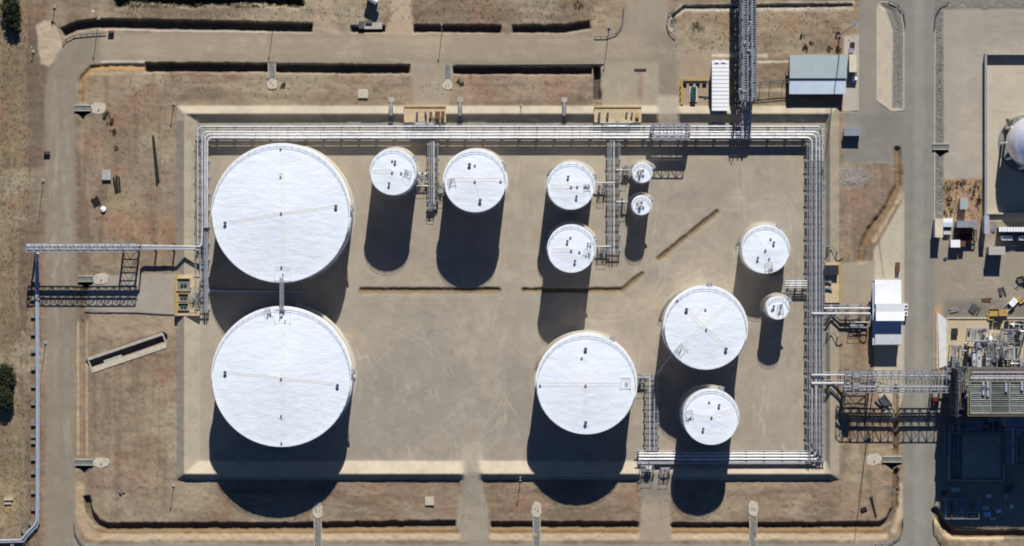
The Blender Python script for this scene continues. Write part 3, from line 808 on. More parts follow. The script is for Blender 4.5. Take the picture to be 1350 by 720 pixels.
# ------------------------------------------------------------------ storage tanks
def tank(px, py, r, H, label, group, vents=(), dots=(), lines=(), plats=(), stair=None, rings=(), rail_gap=None):
    C = G(px, py, H); s = (CAM_H - H) / CAM_H / PXM; R = r * s - 0.1
    t = thing('storage_tank', label, 'tank', (C[0], C[1], 0), group)
    n = 120 if r > 60 else (96 if r > 25 else 56)
    cs = 0.06
    apex = R * cs
    def rz(d):
        return H + apex * (1 - d / R)
    f = MB().lathe(C, [(R + .9, -.3), (R + .9, .18), (R + .02, .22)], n); part('foundation_ring', f, CONC, t)
    sh = MB()
    prof = []
    nc = max(4, int(H / 2.2))
    for i in range(nc):           # shell courses, each lapped a little
        z0 = H * i / nc; z1 = H * (i + 1) / nc
        prof += [(R + .004 * (nc - i), z0), (R + .004 * (nc - i), z1)]
    sh.lathe(C, prof, n); shell = part('shell', sh, SHELL, t, True)
    rf = MB(); m = max(8, int(R / 1.2))
    rr = random.Random(int(px * 7 + py))
    prof = [(R + .06, H - .03), (R + .06, H + .03)] + [(max(.01, R * (1 - i / m)), rz(R * (1 - i / m)) + .035) for i in range(0, m + 1)]
    rf.lathe(C, prof, n)
    # slight buckling of the thin roof plates
    for i, (x, y, z) in enumerate(rf.v):
        d = math.hypot(x - C[0], y - C[1])
        if d < R * .96 and d > .1:
            rf.v[i] = (x, y, z + rr.uniform(-.004, .004))
    roof = part('roof', rf, WHITE, t, True)
    part('rim', MB().lathe(C, [(R + .02, H - .35), (R + .14, H - .35), (R + .14, H + .05), (R + .06, H + .05)], n), SHELL, t)
    if r > 40:
        part('wind_girder', MB().lathe(C, [(R + .02, H - 1.5), (R + .42, H - 1.5), (R + .42, H - 1.42), (R + .02, H - 1.38)], n), SHELL, t)
    # handrail round the roof edge
    hr = MB(); k = max(18, int(2 * math.pi * R / 2.4))
    Rr = R - .15
    for i in range(k):
        a = 2 * math.pi * i / k
        x, y = C[0] + Rr * math.cos(a), C[1] + Rr * math.sin(a)
        hr.bar((x, y, H), (x, y, H + 1.1), .07)
    for zz in (.55, 1.1):
        b = len(hr.v); q = k * 2
        for i in range(q):
            a = 2 * math.pi * i / q
            for dr, dz in ((-.035, -.035), (.035, -.035), (.035, .035), (-.035, .035)):
                hr.v.append((C[0] + (Rr + dr) * math.cos(a), C[1] + (Rr + dr) * math.sin(a), H + zz + dz))
        for i in range(q):
            for j in range(4):
                hr.f.append((b + i * 4 + j, b + i * 4 + (j + 1) % 4, b + ((i + 1) % q) * 4 + (j + 1) % 4, b + ((i + 1) % q) * 4 + j))
    part('handrail', hr, SHELL, t)
    def top(x, y):
        p = G(x, y, H + .4); d = math.hypot(p[0] - C[0], p[1] - C[1])
        return p[0], p[1], rz(min(d, R)) + .03
    vr = .55 if r > 40 else .42
    for vx, vy in vents:                               # free vents: stem and hood
        x, y, z = top(vx, vy)
        v = part('vent', MB().cyl((x, y), vr * .55, z - .1, z + .8, 12), DSTEEL, roof, True)
        part('hood', MB().tube([(x, y, z + .75), (x, y, z + .95), (x, y, z + 1.1)], [vr, vr, vr * .3], 12), DSTEEL, roof, True)
    for vx, vy in dots:                                # hatches
        x, y, z = top(vx, vy)
        part('hatch', MB().cyl((x, y), .34, z - .1, z + .45, 12), PIPED, roof, True)
    for vx, vy in rings:
        x, y, z = top(vx, vy)
        part('hatch_curb', MB().lathe((x, y), [(1.0, z - .1), (1.0, z + .1), (1.15, z + .1), (1.15, z - .1)], 24), SHELL, roof)
    for (ax, ay), (bx, by), two in lines:              # roof walkways: low kerb angles along their edges
        k = 12
        ln = [np.array(top(ax + (bx - ax) * i / k, ay + (by - ay) * i / k)) for i in range(k + 1)]
        d = ln[-1] - ln[0]; L = np.linalg.norm(d); u = np.array((-d[1], d[0], 0)) / (L + 1e-6); up_ = np.array((0, 0, .045))
        w = MB()
        for o_ in ((-.5, .5) if two else (0,)):
            i0 = len(w.v)
            for q in ln:
                for e in (-.12, .12):
                    w.v.append(tuple(q + u * (o_ + e) + up_))
            for q in range(k):
                w.f.append((i0 + 2 * q, i0 + 2 * q + 1, i0 + 2 * q + 3, i0 + 2 * q + 2))
        if two:
            for i in range(1, int(L / 3)):
                f = i / int(L / 3) * k; i1 = min(int(f), k - 1); c = ln[i1] + (ln[i1 + 1] - ln[i1]) * (f - i1); dd = d / L * .06; i0 = len(w.v)
                w.v += [tuple(c + u * .38 + up_ - dd), tuple(c + u * .38 + up_ + dd), tuple(c - u * .38 + up_ + dd), tuple(c - u * .38 + up_ - dd)]; w.f.append((i0, i0 + 1, i0 + 2, i0 + 3))
        part('roof_walkway', w, WALKC, t)
    for bx, by, w_, h_, rz_ in plats:                  # gauging platforms with railings and fittings
        x, y, z = top(bx, by)
        z += .16
        ca, sa = math.cos(rz_), math.sin(rz_)
        def L(u, v, h):
            return (x + u * ca - v * sa, y + u * sa + v * ca, z + h)
        pm = MB(); pw, ph = w_ / 8, h_ / 8
        for i in range(7):
            u = -pw + 2 * pw * i / 6
            pm.bar(L(u, -ph, 0), L(u, ph, 0), .05)
        for v in (-ph, ph):
            pm.bar(L(-pw, v, 0), L(pw, v, 0), .09)
        for u, v in ((-pw, -ph), (pw, -ph), (pw, ph), (-pw, ph)):
            pm.bar(L(u, v, -.5), L(u, v, .9), .05)
        for q in (.45, .9):
            pm.bar(L(-pw, -ph, q), L(-pw, ph, q), .04); pm.bar(L(pw, -ph, q), L(pw, ph, q), .04); pm.bar(L(-pw, ph, q), L(pw, ph, q), .04)
        part('platform', pm, SHELL, t)
        for _ in range(3):
            u, v = rr.uniform(-pw, pw) * .8, rr.uniform(-ph, ph) * .8
            q = L(u, v, 0)
            part('gauge', MB().cyl(q, .16, q[2] - .5, q[2] + .75, 8), GALV, t, True)
    if stair:                                          # spiral stairway up the shell
        a0, a1 = math.radians(stair[0]), math.radians(stair[1])
        nst = max(24, int(abs(a1 - a0) * R / .32)); stt = MB(); hand = MB(); pr = []; pi_ = []
        for i in range(nst):
            a = a0 + (a1 - a0) * i / (nst - 1); z = .3 + (H - .3) * i / (nst - 1)
            c = (C[0] + (R + .6) * math.cos(a), C[1] + (R + .6) * math.sin(a), z)
            stt.box(c, (.9, .30, .05), a)
            if i % 3 == 0:
                pr.append((C[0] + (R + 1.1) * math.cos(a), C[1] + (R + 1.1) * math.sin(a), z + 1.0))
                hand.bar((pr[-1][0], pr[-1][1], z), pr[-1], .06)
                pi_.append((pr[-1][0], pr[-1][1], z - .05))
        hand.tube(pr, .05, 4); hand.tube(pi_, .10, 4)
        st_ = part('stairway', stt, CREAM, t)
        part('stair_rail', hand, CREAM, st_)
        ae = a1
        lp = MB().box((C[0] + (R + .7) * math.cos(ae), C[1] + (R + .7) * math.sin(ae), H - .02), (1.5, 1.8, .08), ae)
        part('landing', lp, GALV, t)
    # manways low on the shell
    for k_ in range(2):
        a = math.atan2(-C[1], -C[0]) + (-.5 + k_) * .9
        x, y = C[0] + R * math.cos(a), C[1] + R * math.sin(a)
        part('manway', MB().tube([(x, y, 1.0), (x + .35 * math.cos(a), y + .35 * math.sin(a), 1.0)], .42, 14), SHELL, t, True)
    return t, C, R

BIGG = 'large storage tanks'; MIDG = 'medium storage tanks'; SMLG = 'small storage tanks'
tank(370.3, 281, 91.3, 18, 'huge white flat-roofed storage tank nearest the yard corner, upper of the stacked pair', BIGG, vents=[(443, 272), (297, 294)], dots=[(371, 281), (370, 233), (370, 196), (371, 352)],
     lines=[((373, 190), (373, 346), True), ((302, 292), (371, 281), False), ((371, 281), (440, 271), False), ((302, 294.5), (371, 283.5), False), ((371, 283.5), (440, 273.5), False)],
     plats=[(373, 360, 20, 18, 0)], stair=(82, 4), rings=[(370, 233)])
tank(371, 497, 92, 18, 'huge white storage tank standing nearest the left end of the southern bund', BIGG, vents=[(297, 491), (445, 508)], dots=[(371, 499), (371, 548), (371, 584), (353, 414), (371, 417)],
     lines=[((373, 428), (373, 586), True), ((302, 490), (440, 505), False), ((302, 492.5), (440, 507.5), False)],
     plats=[(373, 417, 20, 18, 0), (354, 412, 8, 12, .3)], stair=(82, 4), rings=[(371, 548)])
tank(518.3, 226.3, 30.6, 18, 'white tank beside the rack stub, the one closest to the huge upper tank', MIDG, vents=[(521, 213), (513, 242)], dots=[(517, 212), (517, 227), (529, 228)], lines=[((492, 226), (517, 226), True), ((517, 228), (513, 241), False)],
     plats=[(537, 229, 9, 9, -.3)], stair=(150, 30))
tank(626.5, 238.3, 41.3, 18, 'white tank on the right of the rack stub, largest of the upper row', MIDG, vents=[(619, 217), (633, 264)], dots=[(626, 218), (626, 239), (660, 239)], lines=[((594, 237), (665, 237), True), ((627, 212), (627, 237), False), ((626, 240), (632, 262), False)],
     plats=[(596, 240, 9, 10, .2)], stair=(120, 30))
tank(752.8, 244.6, 31.5, 18, 'white tank left of the branch rack, upper of two equal tanks', MIDG, vents=[(749, 233), (760, 259)], dots=[(753, 246), (771, 246), (761, 246)], lines=[((726, 246), (753, 246), True), ((753, 246), (772, 246), False)], plats=[(774, 247, 8, 9, .1)], stair=(150, 20))
tank(753.3, 327.5, 31.8, 18, 'white tank left of the branch rack foot, lower of two equal tanks', MIDG, vents=[(748, 318), (758, 344)], dots=[(753, 330), (764, 332), (752, 313)], lines=[((728, 330), (753, 330), True)], plats=[(774, 333, 9, 9, -.3), (777, 322, 5, 5, 0)], stair=(150, 20))
tank(846.7, 227.5, 13.4, 11, 'small white tank right of the branch rack, upper of the little pair', SMLG, vents=[(843, 232)], dots=[(848, 224), (841, 226), (848, 231)], lines=[((836, 232), (850, 220), False)], plats=[(843, 228, 6, 10, -.4)], stair=(200, 30))
tank(845.8, 270.3, 13.0, 11, 'small white tank right of the branch rack, lower of the little pair', SMLG, vents=[(843, 274)], dots=[(846, 266), (840, 268), (848, 273)], lines=[((836, 274), (850, 262), False)], plats=[(843, 270, 6, 10, -.4)], stair=(200, 30))
tank(1009.5, 328.5, 32, 10.6, 'white tank nearest the long eastern pipe rack, larger neighbour of the tiny tank', MIDG, vents=[(1020, 320), (999, 340)], dots=[(1009, 330), (1016, 315), (1014, 341)], lines=[((1009, 330), (1012, 356), True), ((1009, 328), (992, 305), False), ((1009, 328), (1022, 306), False)],
     plats=[(1014, 351, 10, 10, .15)], stair=(170, 60))
tank(930.5, 432.3, 54.8, 18, 'white tank with an X-shaped roof walkway, beyond the centre of the yard', BIGG, vents=[(905, 408), (957, 460)], dots=[(930, 408), (931, 434), (893, 396)], lines=[((896, 460), (963, 398), True), ((908, 412), (957, 459), True), ((912, 420), (928, 406), False)],
     plats=[(898, 461, 14, 12, .8)], stair=(170, 85))
tank(773.2, 506.3, 66, 18, 'large white tank with a cross-shaped roof walkway above the south bund', BIGG, vents=[(772, 460), (772, 557)], dots=[(767, 472), (772, 508), (712, 508)], lines=[((772, 462), (772, 556), True), ((710, 507), (818, 507), True)],
     plats=[(825, 505, 12, 14, 0)], stair=(165, 60))
tank(937.5, 549.3, 37, 18, 'white tank standing just above the southern pipe rack', MIDG, vents=[(948, 534), (927, 565)], dots=[(935, 530), (938, 550), (910, 551)], lines=[((938, 550), (968, 540), True), ((938, 550), (912, 546), False)], plats=[(909, 547, 10, 12, .2)], stair=(160, 70))
tank(1025.5, 405.8, 15.3, 11.2, 'tiny white tank close to the eastern rack branch pipes', SMLG, vents=[(1020, 404)], dots=[(1030, 402), (1028, 411), (1018, 408)], plats=[(1029, 407, 7, 12, .1)], stair=(200, 30))

# gangway joining the two huge tanks
gA = G(371.5, 368, 18.9); gB = G(371.5, 410, 18.9)
t = thing('gangway', 'grey grated footbridge joining the two huge white tanks', 'footbridge', gA)
mb = MB(); x0, x1 = gA[0] - .55, gA[0] + .55
for i in range(46):
    y = gA[1] + (gB[1] - gA[1]) * i / 45
    mb.quadbox(x0, x1, y - .07, y + .07, 18.85, 18.9)
part('deck', mb, GALV, t)
for sx in (x0, x1):
    mb = MB().bar((sx, gA[1], 18.82), (sx, gB[1], 18.82), .18)
    for q in (19.4, 19.95):
        mb.bar((sx, gA[1], q), (sx, gB[1], q), .06)
    for i in range(8):
        y = gA[1] + (gB[1] - gA[1]) * i / 7
        mb.bar((sx, y, 18.8), (sx, y, 19.95), .06)
    part('railing', mb, GALV, t)

# ------------------------------------------------------------------ pipe racks
def rack(label, axis, c0, c1, lo, hi, zt, pipes, spacing=24.0, mpost=None, over=1.2, group='low pipe racks', trays=()):
    """low rack: portal frames every few metres, single pipes laid along; pipes = (offset px, radius m, material, dz, start, end)"""
    mid = (lo + hi) / 2
    o = G((c0 + c1) / 2, mid, zt) if axis == 'x' else G(mid, (c0 + c1) / 2, zt)
    t = thing('pipe_rack', label, 'pipe rack', (o[0], o[1], 0), group)
    half = (hi - lo) / 2 / PXM + over / PXM
    fm = MB()
    for e in (-1, 1):
        if axis == 'x':
            fm.quadbox(-.14, .14, e * half - .14, e * half + .14, -.6, zt - .02)
        else:
            fm.quadbox(e * half - .14, e * half + .14, -.14, .14, -.6, zt - .02)
    if axis == 'x':
        fm.quadbox(-.15, .15, -half - .3, half + .3, zt - .32, zt)
        fm.quadbox(-.12, .12, -half, half, zt * .45 - .1, zt * .45 + .1)
        for e in (-1, 1):
            fm.quadbox(-.45, .45, e * half - .4, e * half + .4, -.5, .22)
    else:
        fm.quadbox(-half - .3, half + .3, -.15, .15, zt - .32, zt)
        fm.quadbox(-half, half, -.12, .12, zt * .45 - .1, zt * .45 + .1)
        for e in (-1, 1):
            fm.quadbox(e * half - .4, e * half + .4, -.45, .45, -.5, .22)
    me = fm.mesh('support_frame', mpost or GALV)
    n = max(2, int(round((c1 - c0) / spacing)) + 1); locs = []
    for i in range(n):
        c = c0 + 4 + (c1 - c0 - 8) * i / (n - 1)
        p = G(c, mid, zt) if axis == 'x' else G(mid, c, zt)
        locs.append((p[0], p[1], 0))
    copies('support_frame', me, t, locs)
    for e in (lo - over * .6, hi + over * .6):
        b = MB()
        a_, b_ = (G(c0, e, zt), G(c1, e, zt)) if axis == 'x' else (G(e, c0, zt), G(e, c1, zt))
        b.bar((a_[0], a_[1], zt - .18), (b_[0], b_[1], zt - .18), .15)
        part('edge_beam', b, mpost or GALV, t)
    for off, tw_ in trays:
        tr = MB(); z = zt + .12; k = int((c1 - c0) / 2.2)
        for i in range(k):
            cc = c0 + (c1 - c0) * (i + .5) / k; p = G(cc, off, z) if axis == 'x' else G(off, cc, z)
            tr.box((p[0], p[1], z), (.1, tw_, .05) if axis == 'x' else (tw_, .1, .05))
        for e in (-1, 1):
            a_, b_ = (G(c0, off + e * tw_ * 2, z), G(c1, off + e * tw_ * 2, z)) if axis == 'x' else (G(off + e * tw_ * 2, c0, z), G(off + e * tw_ * 2, c1, z))
            tr.bar(a_, b_, .08)
        part('cable_tray', tr, DSTEEL, t)
    for q in pipes:
        off, r, m = q[:3]; dz = q[3] if len(q) > 3 else 0
        s0 = q[4] if len(q) > 4 and q[4] is not None else c0; s1 = q[5] if len(q) > 5 and q[5] is not None else c1
        z = zt + r + .02 + dz
        a_, b_ = (G(s0, off, z), G(s1, off, z)) if axis == 'x' else (G(off, s0, z), G(off, s1, z))
        nb = max(1, int(abs(s1 - s0) / 60))
        pts = [tuple(np.array(a_) + (np.array(b_) - np.array(a_)) * i / nb) for i in range(nb + 1)]
        pp = part('pipe', MB().tube(pts, r, 10), m, t, True)
        if r > .22 and abs(s1 - s0) > 40:            # cladding bands / flanges along the pipe
            fl = MB(); k = max(2, int(abs(s1 - s0) / 55)); u = np.array(b_) - np.array(a_); L = np.linalg.norm(u); u = u / L
            for i in range(k):
                c = np.array(a_) + u * L * (i + .5) / k
                fl.tube([tuple(c - u * .12), tuple(c + u * .12)], r + .05, 10)
            part('flange', fl, PIPEG, pp)
    return t

def pipe_run(t, pts, r, m, name='pipe', n=8):
    """pts = (px, py, z)"""
    return part(name, MB().tube([G(*p) for p in pts], r, n), m, t, True)

Z1 = 3.3
# pipes turn the corners of the yard on long-radius elbows
def elbow(x0, y0, x1, y1, r, z, hv=True):
    """quarter bend in pixels from (x0,y0) to (x1,y1), first leg horizontal if hv"""
    n = 6; out = []
    for i in range(n + 1):
        a = math.pi / 2 * i / n
        fx, fy = (math.sin(a), 1 - math.cos(a)) if hv else (1 - math.cos(a), math.sin(a))
        out.append((x0 + (x1 - x0) * fx, y0 + (y1 - y0) * fy, z))
    return out
north = rack('long pipe rack of bright clad pipes running along the north bund', 'x', 258, 1088, 165.5, 184, Z1, [
    (169.9, .12, PIPEG), (171.6, .10, PIPED), (184.0, .10, PIPED), (168.4, .09, PIPED), (179.3, .10, PIPEG, .30)], 24, over=.6)
for (yn, xe, xw, r, m_) in ((166.8, 1084.2, 260.6, .22, PIPEW), (174.0, 1080.4, 266.6, .29, PIPEW), (177.4, 1076.0, 270.2, .34, PIPEW), (181.6, 1070.4, 273.2, .36, PIPEW)):
    z = Z1 + r + .03; q = 7.0
    pts = [(xw, 322 if xw < 262 else 300, z)] + [(p[0], p[1], p[2]) for p in elbow(xw, yn + q, xw + q, yn, r, z, False)] + [(420, yn, z), (620, yn, z), (850, yn, z)] + elbow(xe - q, yn, xe, yn + q, r, z, True) + [(xe, 212, z)]
    pipe_run(north, pts, r, m_, n=10)
    for k in range(28):
        x = 280 + k * 28.5
        if k % 3 != 1:
            c = G(x, yn, z); part('cladding_band', MB().tube([(c[0] - .14, c[1], z), (c[0] + .14, c[1], z)], r + .035, 10), PIPEG, north, True)
pipe_run(north, [(300, 164, 2.4), (452, 164, 2.4), (458, 161.5, 2.4), (475, 161.5, 2.4), (480, 164, 2.4), (500, 164, 2.4), (505, 161.8, 2.4), (525, 161.8, 2.4), (530, 164, 2.4), (612, 164, 2.4), (617, 161.5, 2.4), (640, 161.5, 2.4), (645, 164, 2.4), (855, 164, 2.4)], .12, PIPED)
for zx in (458, 517, 617):
    pipe_run(north, [(zx, 164, 2.3), (zx, 165.5, 2.3)], .1, PIPED, 'pipe_shoe')
west = rack('pipe rack along the western bund beside the huge upper tank', 'y', 186, 412, 257.5, 274, 2.6, [
    (270.2, .26, PIPEG, 0, 300, 412), (272.8, .20, PIPEB, 0, 300, 412), (263.6, .13, PIPEG), (258.6, .10, PIPED)], 22, over=.5, trays=[(268.2, .45)])
east = rack('long pipe rack of grey pipes running down the eastern bund', 'y', 186, 612, 1064.5, 1086, Z1, [
    (1067.0, .16, PIPEG), (1070.4, .30, PIPEG, 0, 212, 512), (1073.2, .12, PIPED), (1076.0, .30, PIPEB, 0, 212, 508), (1080.4, .26, PIPEG, 0, 212, 600), (1084.2, .20, PIPEG, 0, 212, 604)], 23, over=.6, trays=[(1068.4, .4), (1078.3, .55), (1082.3, .4)])
south = rack('pipe rack of thick bright pipes just inside the southern bund', 'x', 838, 1084, 594.5, 611.5, 2.4, [
    (594.6, .12, PIPEG), (611.4, .12, PIPEG), (609.6, .18, PIPEG)], 24, over=.4)
for (xe, ys, ytop, r) in ((1070.4, 597.6, 512, .26), (1076.0, 601.4, 508, .36), (1080.4, 605.6, 590, .36)):
    z = Z1 + .95 if ytop < 550 else Z1 + .3
    q = 6.0
    pts = [(xe, ytop, z), (xe, ys - q - 8, z), (xe, ys - q - 2, 2.4 + r + .05)] + elbow(xe, ys - q, xe - q, ys, r, 2.4 + r + .03, False) + [(1000, ys, 2.4 + r + .03), (920, ys, 2.4 + r + .03), (842, ys, 2.4 + r + .03)]
    pipe_run(south, pts, r, PIPEW, n=10)
ra = rack('short rack stub between the two upper row tanks', 'y', 186, 268, 564.5, 577, 3.0, [(566.4, .14, PIPEG), (569, .2, PIPEG), (571.8, .24, PIPEW), (577, .1, PIPED)], 20, group='branch pipe racks', over=.5, trays=[(574.8, .4)])
rb = rack('branch rack reaching down past the little tank pair', 'y', 186, 334, 801.5, 817, 3.0, [(803.0, .12, PIPEG), (805.6, .2, PIPEG), (809.4, .24, PIPEW), (815.6, .12, PIPED)], 20, group='branch pipe racks', over=.5, trays=[(812.6, .5)])
rc = rack('branch rack standing between the cross-walk tank and the southern rack', 'y', 492, 594, 851.5, 868, 2.8, [(853.6, .16, PIPEG), (856.6, .24, PIPEW), (862.8, .2, PIPEB), (866.4, .14, PIPEG)], 18, group='branch pipe racks', over=.5, trays=[(859.6, .5)])
rd = rack('stubby branch rack between the tiny tank and the eastern rack', 'x', 1036, 1064, 369, 380, 3.0, [(370.6, .18, PIPEW), (373.6, .2, PIPEW), (376.6, .2, PIPEW), (379.6, .14, PIPEG)], 14, group='branch pipe racks', over=.4)

# pipes crossing east of the bund to the white shed
t = thing('pipe_run', 'pair of thick cream pipes from the eastern rack to the white shed', 'pipes', G(1115, 410, 0))
pipe_run(t, [(1070, 413.6, 3.9), (1147, 413.6, 3.9)], .42, PIPEW); pipe_run(t, [(1086, 406.6, 3.9), (1147, 406.6, 3.9)], .4, PIPEW)
pipe_run(t, [(1086, 402.6, 3.6), (1140, 402.6, 3.6)], .16, PIPEG); pipe_run(t, [(1086, 417.5, 3.6), (1146, 417.5, 3.6)], .14, PIPEG)
pipe_run(t, [(1147, 413.6, 3.9), (1148, 418, 3.9), (1146, 430, 3.9), (1143, 432, 3.9), (1136, 432.2, 3.0)], .2, PIPEG); pipe_run(t, [(1128, 425, 3.2), (1147, 425, 3.2)], .2, PIPEW)
fm = MB().quadbox(-.14, .14, -2.2, -1.9, -.5, 3.4).quadbox(-.14, .14, 1.9, 2.2, -.5, 3.4).quadbox(-.15, .15, -2.4, 2.4, 3.2, 3.46)
me = fm.mesh('support_frame', DSTEEL)
copies('support_frame', me, t, [(*G(x, 410, 3.4)[:2], 0) for x in (1100, 1118, 1136, 1146)])

# ------------------------------------------------------------------ truss bridges carrying pipes over the roads
def truss(label, xa, xb, ya, yb, z0, z1, bays, pipes, towers, group='pipe bridges', m=None, roofbrace=True):
    m = m or GALV
    A = G(xa, (ya + yb) / 2, z0); B = G(xb, (ya + yb) / 2, z0)
    t = thing('pipe_bridge', label, 'pipe bridge', (A[0], A[1], 0), group)
    hw = (yb - ya) / 2 / PXM
    X = [A[0] + (B[0] - A[0]) * i / bays for i in range(bays + 1)]; yc = (A[1] + B[1]) / 2
    for e in (-1, 1):
        y = yc + e * hw; mb = MB()
        mb.bar((X[0], y, z0), (X[-1], y, z0), .26); mb.bar((X[0], y, z1), (X[-1], y, z1), .26)
        for i, x in enumerate(X):
            mb.bar((x, y, z0), (x, y, z1), .16)
            if i < bays:
                mb.bar((x, y, z0 if i % 2 else z1), (X[i + 1], y, z1 if i % 2 else z0), .13)
        part('side_truss', mb, m, t)
    for z, nm in ((z0, 'bottom_bracing'), (z1, 'top_bracing')):
        mb = MB()
        for i, x in enumerate(X):
            mb.bar((x, yc - hw, z), (x, yc + hw, z), .18)
            if i < bays:
                mb.bar((x, yc - hw, z), (X[i + 1], yc + hw, z), .1); mb.bar((x, yc + hw, z), (X[i + 1], yc - hw, z), .1)
        part(nm, mb, m, t)
    for py, r, mm, z in pipes:
        pipe_run(t, [(xa - 1, py, z), ((xa + xb) / 2, py, z), (xb + 1, py, z)], r, mm, n=8)
    for tx in towers:
        mb = MB(); x = G(tx, 360, z0)[0]
        for e in (-1, 1):
            mb.bar((x, yc + e * hw, -.5), (x, yc + e * hw, z0), .34)
        for q in range(3):
            za, zb = z0 * q / 3 + .2, z0 * (q + 1) / 3
            mb.bar((x, yc - hw, zb), (x, yc + hw, zb), .2); mb.bar((x, yc - hw, za), (x, yc + hw, zb), .12)
        part('support_tower', mb, DSTEEL, t)
    return t
tw = truss('lattice pipe bridge crossing the western perimeter road', 36, 181, 321.5, 332, 10.2, 13.0, 14, [(323.6, .3, PIPEW, 11.0), (326.2, .22, PIPEG, 10.8), (328.6, .26, PIPEB, 10.9), (330.4, .12, PIPEG, 10.7), (325, .14, PIPEG, 12.6)], [40, 157, 178])
b = MB()
for z0_, z1_ in ((.4, 3.6), (3.6, 6.9), (6.9, 10.0)):
    for yy in (321.5, 332):
        pA = G(157, yy, 10.2); pB = G(178, yy, 10.2); mx_ = (pA[0] + pB[0]) / 2
        b.bar((pA[0], pA[1], z0_), (mx_, pA[1], z1_), .12); b.bar((pB[0], pA[1], z0_), (mx_, pA[1], z1_), .12); b.bar((pA[0], pA[1], z1_), (pB[0], pA[1], z1_), .2)
part('tower_bracing', b, DSTEEL, tw)
pipe_run(tw, [(181, 323.6, 11.0), (184, 323.6, 10.6), (186, 323.8, 5.6), (190, 323.9, 5.0), (258, 325, 5.0), (263, 325, 4.6), (266, 322, 4.2), (266.6, 300, 3.9)], .28, PIPEW)
pipe_run(tw, [(181, 328.6, 10.9), (184, 328.6, 10.2), (186, 328.6, 5.6), (190, 328.6, 5.0), (256, 328.6, 5.0), (262, 330, 4.2), (264, 336, 3.4), (264, 372, 3.2)], .24, PIPEB)
pipe_run(tw, [(181, 326.2, 10.8), (184, 326.2, 10.2), (186, 326.2, 5.6), (190, 326.2, 5.0), (252, 326.2, 5.0)], .2, PIPEG)
for x in (204, 228):
    c = G(x, 326, 5); mb = MB().bar((c[0], c[1] - 1.2, -.4), (c[0], c[1] - 1.2, 4.7), .28).bar((c[0], c[1] + 1.2, -.4), (c[0], c[1] + 1.2, 4.7), .28).quadbox(c[0] - .15, c[0] + .15, c[1] - 1.8, c[1] + 1.8, 4.5, 4.76)
    part('support_frame', mb, DSTEEL, tw)
te = truss('lattice pipe bridge crossing the eastern plant road', 1113, 1256, 489, 517, 9.4, 12.4, 14, [(492, .2, PIPEG, 10.0), (495.5, .28, PIPEG, 10.1), (499.5, .2, PIPED, 10.0), (510, .3, PIPEB, 10.1), (514, .2, PIPEG, 10.0)], [1120, 1151, 1236], m=mat('galvanised_weathered', (0.27, 0.28, 0.29), .6, .3, .25, 1.2))
b = MB()
for z0_, z1_ in ((.4, 3.2), (3.2, 6.3), (6.3, 9.2)):
    for yy in (489, 517):
        pA = G(1120, yy, 9.4); pB = G(1151, yy, 9.4); mx_ = (pA[0] + pB[0]) / 2
        b.bar((pA[0], pA[1], z0_), (mx_, pA[1], z1_), .12); b.bar((pB[0], pA[1], z0_), (mx_, pA[1], z1_), .12); b.bar((pA[0], pA[1], z1_), (pB[0], pA[1], z1_), .2)
part('tower_bracing', b, DSTEEL, te)
for y, r, m_ in ((491, .16, PIPEG), (494.5, .34, PIPEW), (505.5, .42, PIPEW), (501, .14, PIPEG)):
    pipe_run(te, [(1070 if r > .2 else 1086, y, 4.4), (1110, y, 4.4), (1116, y, 5.0), (1117.5, y, 9.6), (1120, y, 10.0)], r, m_)
for x in (1094, 1108):
    c = G(x, 498, 4); mb = MB().bar((c[0], c[1] - 2.2, -.4), (c[0], c[1] - 2.2, 3.8), .26).bar((c[0], c[1] + 2.2, -.4), (c[0], c[1] + 2.2, 3.8), .26).quadbox(c[0] - .15, c[0] + .15, c[1] - 2.6, c[1] + 2.6, 3.7, 3.96)
    part('support_frame', mb, DSTEEL, te)
for y in (494, 508):
    c = G(1128, y, 11); part('drive_box', MB().box((c[0], c[1], 11.4), (2.2, 1.8, 1.8)), PIPEG, te)
c = G(1163, 505, 14.4); tt = MB().cyl(c, .8, 14.1, 14.5, 16); tt.cyl(c, .2, 12.4, 14.2, 8); part('beacon_platform', tt, YELLOW, te)

# raised truss hump of the northern rack over the yard entrance
tn = truss('raised lattice hump lifting the northern rack pipes over the yard entrance', 860, 908, 163.5, 184.5, 6.6, 9.0, 5, [(167, .24, PIPEG, 7.3), (171, .3, PIPEG, 7.3), (175, .34, PIPEW, 7.4), (179, .34, PIPEG, 7.4), (182, .3, PIPEG, 7.3)], [862, 906], m=mat('galvanised_mid', (0.30, 0.31, 0.33), .55, .3, .2, 1.2))
for y in (167, 175, 182):
    for x in (858.5, 909.5):
        pipe_run(tn, [(x, y, 3.4), (x, y, 7.4)], .26, PIPEG, 'riser')

